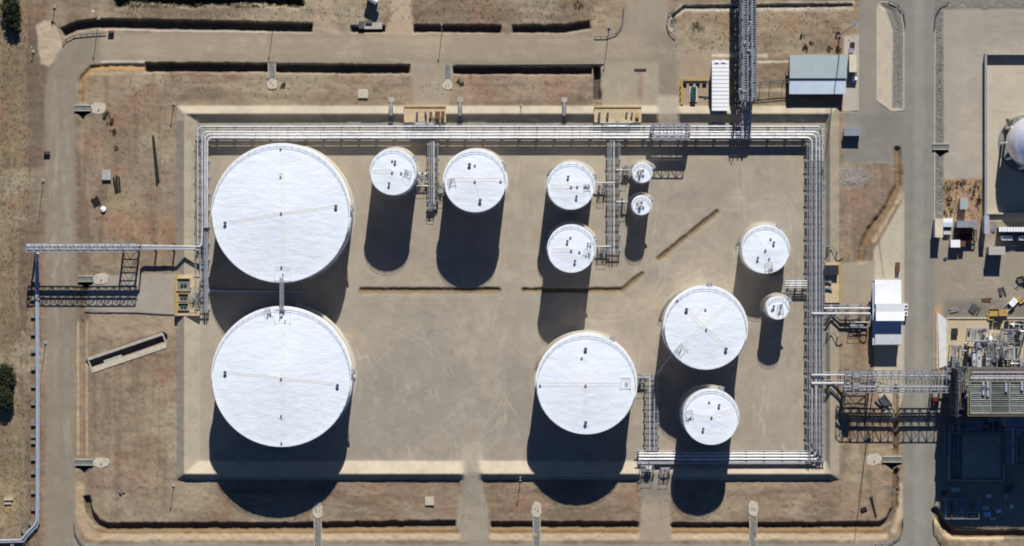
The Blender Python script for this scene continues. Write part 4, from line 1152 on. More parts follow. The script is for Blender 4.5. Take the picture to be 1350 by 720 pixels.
# tall rack coming from the north
def tall_rack():
    x0, x1 = 975.5, 996.5; z0, z1, z2 = 6.5, 10.0, 13.0
    t = thing('pipe_rack', 'tall multi-level dark pipe rack coming down from the top edge', 'pipe rack', G(985, 80, 0), 'tall pipe racks')
    a0 = G(x0, 0, z2); a1 = G(x1, 0, z2)
    ya = G(0, -60, z2)[1]; yb = G(0, 132, z2)[1]
    n = 9
    Y = [ya + (yb - ya) * i / (n - 1) for i in range(n)]
    for y in Y:
        mb = MB()
        for x in (a0[0], a1[0]):
            mb.bar((x, y, -.5), (x, y, z2), .42)
        for z in (z0, z1, z2):
            mb.bar((a0[0], y, z), (a1[0], y, z), .34)
        mb.bar((a0[0], y, .5), (a1[0], y, z0), .16)
        part('support_frame', mb, DSTEEL, t)
    for x in (a0[0], a1[0]):
        mb = MB()
        for z in (z0, z1, z2):
            mb.bar((x, ya, z), (x, yb, z), .3)
        for i in range(n - 1):
            mb.bar((x, Y[i], z0), (x, Y[i + 1], z1), .13); mb.bar((x, Y[i + 1], z1), (x, Y[i], z2), .13)
            ym = (Y[i] + Y[i + 1]) / 2
            mb.bar((x, ym, z0), (x, ym, z2), .14)
        part('side_frame', mb, DSTEEL, t)
    for z, lst in ((z0, [(978, .25, PIPED), (981.5, .3, PIPEG), (985.5, .25, PIPED), (989, .3, PIPED), (993, .22, PIPEG)]), (z1, [(978.5, .22, PIPEB), (982, .2, PIPED), (990, .22, PIPEG), (994, .16, PIPED)]), (z2, [(980, .16, PIPED), (986, .2, PIPEG), (991.5, .22, PIPEG)])):
        for x, r, m_ in lst:
            pipe_run(t, [(x, -60, z + r + .2), (x, 40, z + r + .2), (x, 134, z + r + .2)], r, m_)
    for x, w in ((983, .7), (994.5, .6)):       # cable trays
        mb = MB(); xx = G(x, 0, z2 + .4)[0]
        k = 60
        for i in range(k):
            y = ya + (yb - ya) * (i + .5) / k; mb.quadbox(xx - w, xx + w, y - .1, y + .1, z2 + .3, z2 + .36)
        mb.quadbox(xx - w - .04, xx - w + .04, yb, ya, z2 + .25, z2 + .45); mb.quadbox(xx + w - .04, xx + w + .04, yb, ya, z2 + .25, z2 + .45)
        part('cable_tray', mb, GALV, t)
    for x, r in ((979, .24), (982.5, .26), (986, .26), (989.5, .24)):    # drop down on to the northern rack
        pipe_run(t, [(x, 134, z0 + .5), (x, 140, z0 + .5), (x, 142, z0), (x, 144, 4.6), (x, 150, 4.3), (x, 182, 4.3)], r, PIPEG if r > .25 else PIPEB, 'drop_pipe')
    for y in (58, 92, 118):
        c = G(990, y, z1 + .8); part('valve', MB().box((c[0], c[1], z1 + .7), (1.4, 1.0, 1.0)).cyl(c, .35, z1 + 1.1, z1 + 1.9, 10), PIPEB, t)
    rr = random.Random(4)
    for i in range(26):
        x, y = rr.uniform(976, 995), rr.uniform(-10, 130); z = rr.choice((z0, z1, z2)) + .3; c = G(x, y, z); L = rr.uniform(1.0, 5.0)
        if i % 3 == 0:
            part('junction_box', MB().box((c[0], c[1], z + .4), (rr.uniform(.5, 1.3), rr.uniform(.5, 1.6), .8)), rr.choice((PIPEB, ROOFD, GALV, PIPEG)), t)
        else:
            part('cross_pipe', MB().tube([(c[0], c[1], z + .6), (c[0] + rr.uniform(-1.8, 1.8), c[1], z + .6), (c[0] + rr.uniform(-1, 1), c[1] - L, z + .6)], rr.choice((.1, .14, .2)), 6), rr.choice((PIPED, PIPEB, GALV, DSTEEL)), t, True)
    # platform with hand rails
    pa = G(992, 60, z1 + 2.0); pb = G(997.5, 128, z1 + 2.0)
    mb = MB(); k = 40
    for i in range(k):
        y = pa[1] + (pb[1] - pa[1]) * i / (k - 1); mb.quadbox(pa[0], pb[0], y - .1, y + .1, z2 - .25, z2 - .2)
    part('walkway', mb, GALV, t)
    mb = MB()
    for q in (z2 + .35, z2 + .85):
        mb.bar((pb[0], pa[1], q), (pb[0], pb[1], q), .07)
    for i in range(10):
        y = pa[1] + (pb[1] - pa[1]) * i / 9; mb.bar((pb[0], y, z2 - .3), (pb[0], y, z2 + .85), .07)
    part('railing', mb, GALV, t)
    return t
tall_rack()
# light pipe bridge from the tall rack to the grey-roofed shed
t = thing('cable_bridge', 'thin dark cable bridge running from the tall rack to the grey-roofed shed', 'cable bridge', G(1018, 108, 0))
for y in (107, 110.5):
    pipe_run(t, [(996, y + 1.5, 4.2), (1042, y - 2, 4.2)], .12, DSTEEL, 'cable_duct')
mb = MB()
for i in range(14):
    x = 998 + 3.2 * i; a = G(x, 108.4 - .076 * (x - 996), 4.2); b2 = G(x, 112 - .076 * (x - 996), 4.2)
    mb.bar(a, b2, .08)
part('rung', mb, DSTEEL, t)
for x in (1004, 1017, 1034):
    c = G(x, 109.5 - .07 * (x - 996), 4); part('post', MB().bar((c[0], c[1], -.4), (c[0], c[1], 4.15), .18), DSTEEL, t)

# western pipeline along the road, on sleepers
t = thing('pipeline', 'bluish pipeline on low sleepers along the far left verge', 'pipeline', G(50, 520, 0))
for dx, r in ((0, .42), (2.6, .22)):
    pipe_run(t, [(50 - dx * .0 + dx - 1.5, 334, 10.5 if dx == 0 else 10.3), (49.2 + dx - 1.5, 340, 8), (49.2 + dx - 1.5, 346, 1.3), (49.4 + dx - 1.5, 360, 1.1), (50.4 + dx - 1.5, 500, 1.1), (50.2 + dx - 1.5, 660, 1.1), (50 + dx - 1.5, 686 + dx, 1.1), (46 + dx, 692 + dx, 1.1), (36 + dx, 702 + dx, 1.1), (28 + dx, 712 + dx, 1.1), (-10, 713 + dx, 1.1), (-70, 713 + dx, 1.1)], r, PIPEB)
sm = MB().quadbox(-1.6, 1.3, -.25, .25, -.4, .62).quadbox(-1.7, -.35, -.25, .9, -.4, .9)  # dark block on the left stands in for each shadow
me = sm.mesh('sleeper_and_shade', CONCD)
copies('sleeper_and_shade', me, t, [(*G(48, y, 0)[:2], ground_z(48, y)) for y in list(range(372, 560, 23)) + [560, 576, 584, 606, 624, 650, 672]])
sm2 = sm.mesh('sleeper_and_shade', CONCD)
copies('sleeper_and_shade', sm2, t, [(*G(x, y, 0)[:2], 0, a) for x, y, a in ((44, 694, -.7), (34, 704, -.7), (18, 713, 1.57))])

# ------------------------------------------------------------------ valve stations and small process gear
def station(label, px, py, w, h, seed, dense=1.0, cat='valves', skid=None, top=2.4, group='valve stations'):
    """cluster of short pipes, valves with hand wheels and small drums, standing on posts; w,h in pixels"""
    r = random.Random(seed)
    c = G(px, py, 0); gz = ground_z(px, py); W, Hh = w / PXM, h / PXM
    t = thing('valve_station', label, cat, (c[0], c[1], gz), group)
    if skid:
        part('skid', MB().box((c[0], c[1], gz + .1), (W, Hh, .25)), skid, t)
    n = max(4, int(W * Hh * .16 * dense) + 3)
    horiz = W >= Hh
    for i in range(n):
        u, v = r.uniform(-.45, .45) * W, r.uniform(-.45, .45) * Hh
        L = r.uniform(.35, .8) * (W if horiz else Hh); rad = r.choice((.1, .13, .17, .22)); z = gz + r.uniform(.8, top)
        if r.random() < .7:
            a, b = ((-L / 2, v), (L / 2, v)) if horiz else ((u, -L / 2), (u, L / 2))
        else:
            a, b = ((u, -Hh * .45), (u, Hh * .4)) if horiz else ((-W * .45, v), (W * .45, v))
        p0 = (c[0] + a[0], c[1] + a[1]); p1 = (c[0] + b[0], c[1] + b[1])
        part('pipe', MB().tube([(p0[0], p0[1], gz - .2), (p0[0], p0[1], z), (p1[0], p1[1], z), (p1[0], p1[1], gz - .2)], rad, 8), r.choice((PIPEG, PIPED, PIPEB, PIPEW, PIPED)), t, True)
        if i % 2 == 0:
            q = r.uniform(.25, .75); x, y = p0[0] + (p1[0] - p0[0]) * q, p0[1] + (p1[1] - p0[1]) * q
            vb = part('valve', MB().tube([(x, y, z - .4), (x, y, z), (x, y, z + .35), (x, y, z + .7)], [rad * 1.2, rad * 2.4, rad * 1.4, .05], 8), r.choice((DSTEEL, PIPED, PIPEB)), t, True)
            hw = MB().lathe((x, y), [(.42, z + .66), (.42, z + .74), (.34, z + .74), (.34, z + .66)], 14)
            hw.bar((x - .38, y, z + .7), (x + .38, y, z + .7), .06).bar((x, y - .38, z + .7), (x, y + .38, z + .7), .06)
            part('hand_wheel', hw, DSTEEL, vb)
    pl = MB(); zz = gz + top + .5; k = max(4, int(W / .5)); pw = W * .32
    for i in range(k):
        x = c[0] - pw + 2 * pw * i / (k - 1); pl.bar((x, c[1] - Hh * .2, zz), (x, c[1] + Hh * .2, zz), .1)
    for sx in (-pw, pw):
        for sy in (-Hh * .2, Hh * .2):
            pl.bar((c[0] + sx, c[1] + sy, gz - .3), (c[0] + sx, c[1] + sy, zz + 1.0), .12)
    for sy in (-Hh * .2, Hh * .2):
        pl.bar((c[0] - pw, c[1] + sy, zz + 1.0), (c[0] + pw, c[1] + sy, zz + 1.0), .08)
    part('platform', pl, GALV, t)
    return t
station('valve cluster tucked between the rack stub and its left-hand tank', 556, 236, 16, 22, 1)
station('valve cluster tucked between the rack stub and its right-hand tank', 582, 248, 12, 26, 2)
station('dark valve group at the free end of the short rack stub', 569, 272, 14, 12, 3)
station('valves between the upper equal tank and the branch rack', 793, 249, 14, 20, 4)
station('valves between the lower equal tank and the branch rack foot', 794, 331, 18, 14, 5)
station('small valve group left of the upper little tank', 824, 226, 8, 24, 6)
station('small valve group left of the lower little tank', 822, 268, 8, 18, 7)
station('valve cluster under the tank beside the eastern rack', 1024, 365, 26, 14, 8)
station('valves between the tiny tank and the stubby branch rack', 1036, 388, 14, 16, 9)
station('valve group at the right flank of the cross-walk tank', 844, 500, 14, 20, 10)
station('crowded manifold at the left end of the southern rack', 852, 616, 28, 20, 11, 1.4)
station('dark valve bench under the southern rack beside the ramp', 876, 618, 18, 14, 12)
station('row of valves and a small platform among the rack pipes below the left sandy pad', 560, 164, 46, 7, 13, 1.0, top=3.9)
station('row of valves among the rack pipes below the right sandy pad', 812, 165, 56, 6, 14, 1.0, top=3.9)
station('manifold of pipes on the western sandy pad', 258, 388, 16, 44, 15, 1.2, top=3.0)
station('loose valve group on the ground right of the white-shed pipes', 1128, 428, 26, 16, 16)
# low connecting pipes
def lowpipe(label, pts, r, m):
    t = thing('connecting_pipe', label, 'pipe', G(pts[0][0], pts[0][1], 0))
    pipe_run(t, pts, r, m)
    for p in pts[1:-1:2]:
        c = G(p[0], p[1], p[2]); part('support', MB().quadbox(c[0] - .2, c[0] + .2, c[1] - .2, c[1] + .2, -.3, max(.1, p[2] - r + .03)), DSTEEL, t)
    return t
lowpipe('dark bend added as a pipe shadow beside the eastern rack above the sandy pad', [(1084, 325, 3.0), (1092, 325, 3.0), (1097, 325, 3.0), (1104, 333, 2.9), (1114, 325, 2.9)], .2, PIPED)  # dark tube stands in for the shadow of a low pipe
lowpipe('dark bend added as a pipe shadow beside the eastern rack below the shed pipes', [(1084, 438, 3.0), (1092, 438, 3.0), (1098, 438, 3.0), (1105, 445, 2.9), (1114, 438, 2.9)], .2, PIPED)  # second dark tube drawn in place of a pipe shadow
lowpipe('slanting pipe pair from the X-walk tank to the branch rack', [(886, 468, 2.4), (876, 480, 2.4), (866, 494, 3.0)], .3, PIPEB)
lowpipe('short pipe from the cross-walk tank into the branch rack', [(834, 498, 3.2), (845, 498, 3.2), (856, 498, 3.2)], .3, PIPEG)
lowpipe('shaded pipe lying between the two huge tanks', [(275, 383, .9), (300, 384, .9), (340, 384.5, .9), (400, 384.5, .9)], .3, PIPEB)
lowpipe('pipe from the upper equal tank to the branch rack', [(784, 241, 3.0), (796, 241, 3.0), (810, 241, 3.4)], .24, PIPEW)
lowpipe('pipe from the lower equal tank to the branch rack foot', [(786, 325, 3.0), (796, 325, 3.0), (806, 325, 3.2)], .24, PIPEW)
lowpipe('pipe from the upper little tank to the branch rack', [(830, 224, 3.2), (822, 224, 3.2), (812, 224, 3.4)], .24, PIPEW)
lowpipe('pipe from the lower little tank to the branch rack', [(830, 266, 3.2), (822, 266, 3.2), (812, 266, 3.4)], .24, PIPEW)

# raised sandy valve pads set into the bund
def pad(label, x0, x1, y0, y1, z, edge='n', m=None, boxes=()):
    a = G(x0, y1, 0); b = G(x1, y0, 0)
    t = thing('valve_pad', label, 'concrete pad', ((a[0] + b[0]) / 2, (a[1] + b[1]) / 2, 0), 'sandy concrete pads in the bund')
    part('slab', MB().quadbox(a[0], b[0], a[1], b[1], -.3, z), m or CONCY, t)
    k = MB()
    if edge == 'n':
        k.quadbox(a[0] - .1, b[0] + .1, b[1] - .35, b[1] + .1, z - .2, z + .3)
    elif edge == 'w':
        k.quadbox(a[0] - .1, a[0] + .9, a[1] - .1, b[1] + .1, z - .2, z + .3)
    else:
        k.quadbox(b[0] - .4, b[0] + .1, a[1] - .1, b[1] + .1, z - .2, z + .3)
    part('kerb', k, YELLOW if edge != 'n' else OCHRE, t)
    for bx, by, w, h, hh, mm in boxes:
        c = G(bx, by, z)
        part('valve_box', MB().box((c[0], c[1], z + hh / 2), (w / PXM, h / PXM, hh)), mm, t)
        part('box_lid', MB().box((c[0], c[1], z + hh + .05), (w / PXM + .15, h / PXM + .15, .1)), mm, t)
    return t
pad('sandy raised pad in the north bund beside the left access apron', 533, 588, 141, 162, 2.3, 'n', boxes=[(550, 149, 2, 2, .9, DSTEEL), (550, 154, 2, 2, .9, DSTEEL), (561, 149, 2, 2, .9, DSTEEL), (562, 153, 2, 3, .9, DSTEEL), (568, 152, 3, 8, 1.2, RUST), (577, 152, 6, 9, 1.3, RUST), (584, 152, 4, 9, 1.3, RUST), (572, 151, 1, 10, 1.6, PIPEW)])
pad('sandy raised pad in the north bund beside the right access apron', 783, 845, 141.5, 162, 2.3, 'n', boxes=[(790, 150, 2.5, 2, 1.0, DSTEEL), (790, 155, 2.5, 3, 1.0, DSTEEL), (801, 150, 2.5, 2, 1.0, DSTEEL), (801, 154, 2.5, 3, 1.0, DSTEEL), (826, 150, 2, 3, 1.0, DSTEEL), (833, 151, 2, 4, 1.0, DSTEEL), (840, 153, 4, 5, .8, OCHRE)])
pad('sandy pad with three dark sumps by the western bund', 232, 264, 362, 416, 2.3, 'w')
pad('sandy pad with a dark shelter by the eastern bund', 1086.5, 1107, 346, 399, 2.3, 'e')
# pits on the western pad: sunken-looking open-topped boxes
for (x, y, w, h, lb) in ((242, 375, 18, 16, 'dark open sump on the western sandy pad, uppermost of three'), (242, 392, 14, 10, 'dark open sump on the western sandy pad, middle of three'), (242, 404, 14, 9, 'dark open sump on the western sandy pad, lowest of three')):
    c = G(x, y, 2.3); W, H_ = w / PXM, h / PXM
    t = thing('sump', lb, 'sump', (c[0], c[1], 2.3), 'open sumps on the western pad')
    mb = MB()
    for sx in (-1, 1):
        mb.box((c[0] + sx * W / 2, c[1], 2.65), (.2, H_ + .2, .8))
    for sy in (-1, 1):
        mb.box((c[0], c[1] + sy * H_ / 2, 2.65), (W - .2, .2, .8))
    part('wall', mb, CONCY, t); part('floor', MB().box((c[0], c[1], 2.33), (W - .2, H_ - .2, .04)), CONCD, t)
    part('pump', MB().cyl((c[0] - .5, c[1]), .45, 2.3, 3.0, 10).box((c[0] + .6, c[1], 2.7), (.9, .6, .7)), GREEN, t)
c = G(1096, 356, 3.4)
t = thing('shelter', 'dark flat shelter on the eastern sandy pad', 'shelter', (c[0], c[1], 2.3))
part('roof', MB().box((c[0], c[1], 4.2), (4.6, 3.2, .15)), DARKG, t)
me = MB().quadbox(-.08, .08, -.08, .08, 2.25, 4.15).mesh('post', DSTEEL); copies('post', me, t, [(c[0] + sx * 2.1, c[1] + sy * 1.4, 0) for sx in (-1, 1) for sy in (-1, 1)])
for (x, y) in ((1091, 372), (1092, 381)):
    q = G(x, y, 2.3); t = thing('pump_skid', 'dark pump on the eastern sandy pad, %s one' % ('upper' if y < 375 else 'lower'), 'pump', (q[0], q[1], 2.3), 'pumps on the eastern pad')
    part('motor', MB().tube([(q[0] - .9, q[1], 2.75), (q[0] + .3, q[1], 2.75)], .4, 12), DSTEEL, t, True); part('volute', MB().cyl((q[0] + .8, q[1]), .5, 2.3, 3.1, 12), PIPED, t, True); part('base', MB().box((q[0], q[1], 2.34), (2.4, .9, .1)), CONCD, t)

# ------------------------------------------------------------------ stairs over the bund
def stile(label, px, y0, y1, group='stairs over the bund'):
    t0 = G(px, y0, 0); t1 = G(px, y1, 0)
    t = thing('bund_stair', label, 'stairs', (t0[0], (t0[1] + t1[1]) / 2, BH), group)
    n = 16; mb = MB(); pts = []
    for i in range(n + 1):
        f = i / n; py = y0 + (y1 - y0) * f; z = BH + .25 if .3 < f < .62 else (.2 + (BH + .05) * (f / .3) if f <= .3 else .2 + (BH + .05) * ((1 - f) / .38))
        p = (t0[0], t0[1] + (t1[1] - t0[1]) * f, z); pts.append(p)
        mb.box(p, (1.0, abs(t1[1] - t0[1]) / n * .75, .07))
    part('treads', mb, GALV, t)
    for e in (-.55, .55):
        h = MB().tube([(p[0] + e, p[1], p[2] - .1) for p in pts], .1, 4).tube([(p[0] + e, p[1], p[2] + 1.0) for p in pts], .05, 4)
        for p in pts[::4]:
            h.bar((p[0] + e, p[1], p[2] - .3), (p[0] + e, p[1], p[2] + 1.0), .06)
        part('railing', h, DSTEEL, t)
    part('foot_slab', MB().box((t0[0], t0[1] + .6, .05), (1.9, 1.6, .5)), CONC, t)
stile('grey stair over the north bund left of the left sandy pad', 516, 134, 163); stile('grey stair over the north bund right of the left sandy pad', 607, 134, 163); stile('grey stair over the north bund left of the right sandy pad', 744, 134, 163)
# ------------------------------------------------------------------ light poles
def pole(label, px, py, h, arm=(0, -1), head=GALV, thick=.14, group='lighting poles'):
    c = G(px, py, 0); gz = ground_z(px, py)
    t = thing('light_pole', label, 'pole', (c[0], c[1], gz), group)
    part('base', MB().box((c[0], c[1], gz + .05), (.9, .9, .7)), CONC, t)
    part('mast', MB().tube([(c[0], c[1], gz), (c[0], c[1], gz + h)], [thick, thick * .55], 8), GALV, t, True)
    if head is not None:
        part('arm', MB().bar((c[0], c[1], gz + h - .1), (c[0] + arm[0] * 1.0, c[1] - arm[1] * 1.0, gz + h + .1), .1), GALV, t)
        part('lamp_head', MB().box((c[0] + arm[0] * 1.2, c[1] - arm[1] * 1.2, gz + h + .12), (.45, .6, .18)), head, t)
    return t
pole('tall light pole by the top-left drain beside the red box', 130, 24, 10.6, head=ROOFW); pole('light pole on the drain lip above the left part of the top road', 361, 26, 10.0)
pole('light pole above the top road near the middle drains', 583, 40, 10.4); pole('light pole by the bend of the curved guard rail', 803, 36, 11)
pole('dark thin pole at the left road verge below the maroon sign', 57, 238, 10.5, head=None); pole('short pole at the left road verge beside the pipeline', 60, 452, 7.5, head=None)
pole('lamp post on the corner of the southwest bund', 229, 640, 6.4); pole('lamp post beside the outer foot of the south bund', 686, 632, 6.6); pole('lamp post at the northwest corner of the bund', 229, 137, 6.0); pole('lamp post on the north bund between both sandy pads', 687, 140, 4.4, head=None)
pole('tall lightning mast rising beside the eastern pipe bridge', 1152, 502, 39, head=None, thick=.2); pole('tall pole with round lamp ring above the grey-roofed shed', 1107, 47, 37, head=None, thick=.2)
rt = bpy.data.objects[[o.name for o in bpy.data.objects if o.get('label', '').startswith('tall pole with round lamp')][0]]
cc_ = G(1107, 47, 0)
part('lamp_ring', MB().lathe(cc_, [(.9, 36.4), (1.15, 36.4), (1.15, 36.7), (.9, 36.7), (.9, 36.4)], 20).bar((cc_[0] - 1, cc_[1], 36.5), (cc_[0] + 1, cc_[1], 36.5), .1).bar((cc_[0], cc_[1] - 1, 36.5), (cc_[0], cc_[1] + 1, 36.5), .1), GALV, rt)
pole('small post at the far left track edge', 44, 68, 3.2); pole('post at the top-left beside the pale ramp', 72, 9, 5.5, head=None)

# ------------------------------------------------------------------ drains: culverts and chutes
def chute(label, px, y0, ya, y1, group='drain chutes'):
    """pale apron at y0..ya and a stone-lined channel ya..y1 across the drain"""
    c = G(px, (y0 + y1) / 2, 0); t = thing('drain_chute', label, 'drain', (c[0], c[1], 0), group)
    a = G(px - 7, ya, 0); b = G(px + 7, y0, 0); ylo, yhi = min(a[1], b[1]), max(a[1], b[1])
    rr = random.Random(int(px + y0)); P = []
    cx, cy = (a[0] + b[0]) / 2, (ylo + yhi) / 2
    for i in range(18):
        q = 2 * math.pi * i / 18; e = 2.6
        P.append((cx + 1.75 * math.copysign(abs(math.cos(q)) ** (2 / e), math.cos(q)) * rr.uniform(.75, 1.08), cy + (yhi - ylo) / 2 * math.copysign(abs(math.sin(q)) ** (2 / e), math.sin(q)) * rr.uniform(.85, 1.1)))
    part('apron', MB().prism(P, -.4, .17), CONCP, t)
    d1 = G(px, ya, 0)[1]; d2 = G(px, y1, 0)[1]; lo, hi = min(d1, d2), max(d1, d2)
    part('channel_bed', MB().quadbox(c[0] - 1.0, c[0] + 1.0, lo, hi, -.6, .02), CONCD, t)
    for e in (-1, 1):
        part('side_wall', MB().quadbox(c[0] + e * 1.15 - .15, c[0] + e * 1.15 + .15, lo, hi, -.6, .32), CONC, t)
    st = MB()
    for _ in range(int((hi - lo) * 6)):
        x, y = c[0] + rr.uniform(-.85, .85), rr.uniform(lo + .15, hi - .15); s = rr.uniform(.12, .26)
        st.tube([(x, y, -.02), (x, y, .05 + s * .6)], [s, s * .5], 5)
    o = part('lining_stones', st, STONE, t); o['kind'] = 'stuff'
    for k in (-1, 1):
        part('grate', MB().box((cx + k * .45, cy + rr.uniform(-.5, .5), .2), (.35, .8, .1)), PIPED, t)
chute('pale apron and stone channel nearest the bottom left corner of the bund', 419, 662, 684, 722); chute('pale apron and stone channel between the two southern ramps', 707.5, 661, 682, 722); chute('pale apron and stone channel near the right end of the bottom drain', 993, 660, 681, 722)
chute('pale apron and stone channel under the left top road drain', 358.5, 118, 104, 83); chute('pale apron and stone channel beside the left access apron', 590, 119, 105, 85)

def headwall(label, px, py, side, w=22, apron=True, group='culvert headwalls'):
    """culvert mouth seen from above: dark triangular pit under a slab, pale apron to one side"""
    c = G(px, py, 0); W = w / PXM; t = thing('culvert', label, 'culvert', (c[0], c[1], 0), group)
    part('headwall', MB().quadbox(c[0] - W / 2, c[0] + W / 2, c[1] + 1.3, c[1] + 1.75, -.8, .75), CONC, t)
    part('deck', MB().quadbox(c[0] - W / 2, c[0] + W / 2, c[1] - .1, c[1] + 1.28, .0, .5), CONCD, t)
    gr = MB()
    for i in range(10):
        x = c[0] - W / 2 + W * (i + .5) / 10; gr.quadbox(x - .1, x + .1, c[1] - .1, c[1] + 1.28, .505, .6)
    part('grating', gr, GRATE, t)
    part('lintel', MB().quadbox(c[0] - W / 2, c[0] + W / 2, c[1] - .4, c[1] - .12, .0, .7), CONC, t)
    for e in (-1, 1):
        a0 = (c[0] + e * W / 2, c[1] - .5); a1 = (c[0] + e * .35, c[1] - 2.6)
        part('wing_wall', MB().bar((a0[0], a0[1], -.1), (a1[0], a1[1], -.25), .22), CONCD, t)
    if apron:
        x = c[0] + side * (W / 2 + 2.6); rr = random.Random(int(px)); P = []
        for i in range(16):
            q = 2 * math.pi * i / 16; P.append((x + 2.7 * math.copysign(abs(math.cos(q)) ** .7, math.cos(q)) * rr.uniform(.78, 1.1), c[1] + .6 + 1.9 * math.copysign(abs(math.sin(q)) ** .8, math.sin(q)) * rr.uniform(.75, 1.12)))
        part('apron', MB().prism(P, -.4, .16), CONCP, t)
        part('bollard', MB().cyl((x, c[1] + .3), .2, 0, .7, 8), PIPED, t)
headwall('culvert mouth at the upper left road bend, pale apron on its right', 109, 145, 1); headwall('culvert mouth at the lower left road side, pale apron on its right', 111, 612, 1, 24); headwall('culvert mouth under the shadow of the western bridge', 113, 370, 1, 20); headwall('culvert mouth at the lower right road side, pale apron on its left', 1176, 608, -1, 26)
headwall('culvert slab across the gravel strip beside the plant road', 1240, 196, 1, 22, apron=False)

# slanted concrete settling channel west of the bund
t = thing('concrete_channel', 'slanted open concrete channel on the bare ground west of the bund', 'channel', G(167, 466, 0))
A = np.array(G(119, 480, 0)[:2]); B = np.array(G(216, 447, 0)[:2]); d = (B - A) / np.linalg.norm(B - A); nrm = np.array((-d[1], d[0]))
def slab(o0, o1, z0, z1, s0=0, s1=0):
    q = [A + d * s0 + nrm * o0, B - d * s1 + nrm * o0, B - d * s1 + nrm * o1, A + d * s0 + nrm * o1]
    return MB().prism([tuple(x) for x in q], z0, z1)
part('upper_wall', slab(1.3, 2.3, -3.0, .5), CONC, t); part('lower_wall', slab(-3.0, -1.3, -3.0, .3), CONCP, t); part('bed', slab(-1.28, 1.28, -3.0, -2.6), CONCD, t)
part('end_wall', MB().prism([tuple(x) for x in (A - d * .4 - nrm * 2.9, A - nrm * 3.0, A + nrm * 2.3, A - d * .4 + nrm * 2.2)], -2.9, .2), CONC, t); part('end_wall', MB().prism([tuple(x) for x in (B - nrm * 2.6, B + d * .4 - nrm * 1.6, B + d * .4 + nrm * 1.9, B + nrm * 2.2)], -2.9, .2), CONC, t)
part('baffle', slab(-1.27, -.3, -2.6, .1, 4.5, 15), CONC, t)

# ------------------------------------------------------------------ kerbs, guard rails
def guard(label, pts, h=.75, m=None, sp=2.0, group='roadside guard rails'):
    P = [np.array(G(x, y, 0)) for x, y in pts]
    t = thing('guard_rail', label, 'guard rail', tuple(P[0]), group)
    z = [ground_z(x, y) for x, y in pts]
    mb = MB().tube([(p[0], p[1], max(0, q) + h) for p, q in zip(P, z)], .16, 6)
    part('beam', mb, m or DSTEEL, t)
    pm = MB().quadbox(-.09, .09, -.09, .09, -.5, h).mesh('post', m or DSTEEL); L = []
    for i in range(len(P) - 1):
        n = max(1, int(np.linalg.norm(P[i + 1] - P[i]) / sp))
        for k in range(n):
            p = P[i] + (P[i + 1] - P[i]) * k / n; L.append((p[0], p[1], 0))
    copies('post', pm, t, L)
guard('dark curved guard rail at the top-left bend ending at a red box', [(83, 58), (88, 52), (98, 47), (115, 45), (140, 43.5)])
guard('dark curved guard rail at the top junction, left side', arc(798, 25, 23, 90, 0, 8)[:1] and [(784, 48.5), (800, 48.5), (812, 44), (819, 36), (821.5, 24), (822, 10)]); guard('dark curved guard rail at the top junction, right side', [(890, 50), (882, 42), (879, 32), (881, 20), (890, 12)])
guard('guard rail at the top of the traffic island', [(1172, 2), (1184, 7), (1191, 18), (1193.5, 36)]); guard('guard rail at the top corner of the gravel strip', [(1250, 3), (1240, 8), (1233, 20), (1231.5, 38)])
guard('guard rail at the bottom right road corner', [(1154, 718), (1172, 717), (1186, 708), (1190, 694), (1190, 684)]); guard('guard rail at the bottom left road corner', [(98, 690), (99, 702), (104, 712), (112, 720)]); guard('guard rail at the plant corner near the bottom edge', [(1230, 684), (1231, 700), (1240, 714), (1246, 722)])
guard('low rail along the yard drain of the western hardstand', [(112, 411), (125, 411.5), (180, 412), (232, 415)], .3)
guard('long low rail on the drain lip beside the top road', [(796, 84.5), (720, 85), (640, 85.5), (600, 85)], .25, None, 4)
# kerbs of the paved lots
def kerb(label, pts, w=.3, h=.13, m=None, z0=0, cat='kerb'):
    t = MB(); P = [G(x, y, 0) for x, y in pts]
    for a, b in zip(P[:-1], P[1:]):
        L = math.hypot(b[0] - a[0], b[1] - a[1]); n = max(1, int(L / 3))
        for i in range(n):
            q0 = i / n; q1 = (i + 1) / n - .03 / max(L, .1)
            x0, y0 = a[0] + (b[0] - a[0]) * q0, a[1] + (b[1] - a[1]) * q0; x1, y1 = a[0] + (b[0] - a[0]) * q1, a[1] + (b[1] - a[1]) * q1
            t.box(((x0 + x1) / 2, (y0 + y1) / 2, (h - .3) / 2 + z0), (math.hypot(x1 - x0, y1 - y0), w, h + .3), math.atan2(b[1] - a[1], b[0] - a[0]))
    return single('kerb', t, m or CONCP, label, cat)
kerb('pale kerb round the traffic island', [(1156, 10), (1156, 132), (1176, 146.5), (1191.5, 145), (1191.5, 36), (1187, 14), (1172, 3), (1160, 3), (1156, 10)])
kerb('pale kerb between the plant road and the gravel strip', [(1232.5, 40), (1232, 292)]); kerb('pale kerb of the pavement west of the plant road', [(1191.5, 262), (1191.5, 520)]); kerb('kerb round the pavement by the grey-roofed shed', [(1131.5, 46), (1131.5, 145), (1111, 146)])
kerb('pale kerb round the plant concrete pad', [(1500, 419.5), (1248, 419.5), (1248, 486)], .5, .35, CONCP)

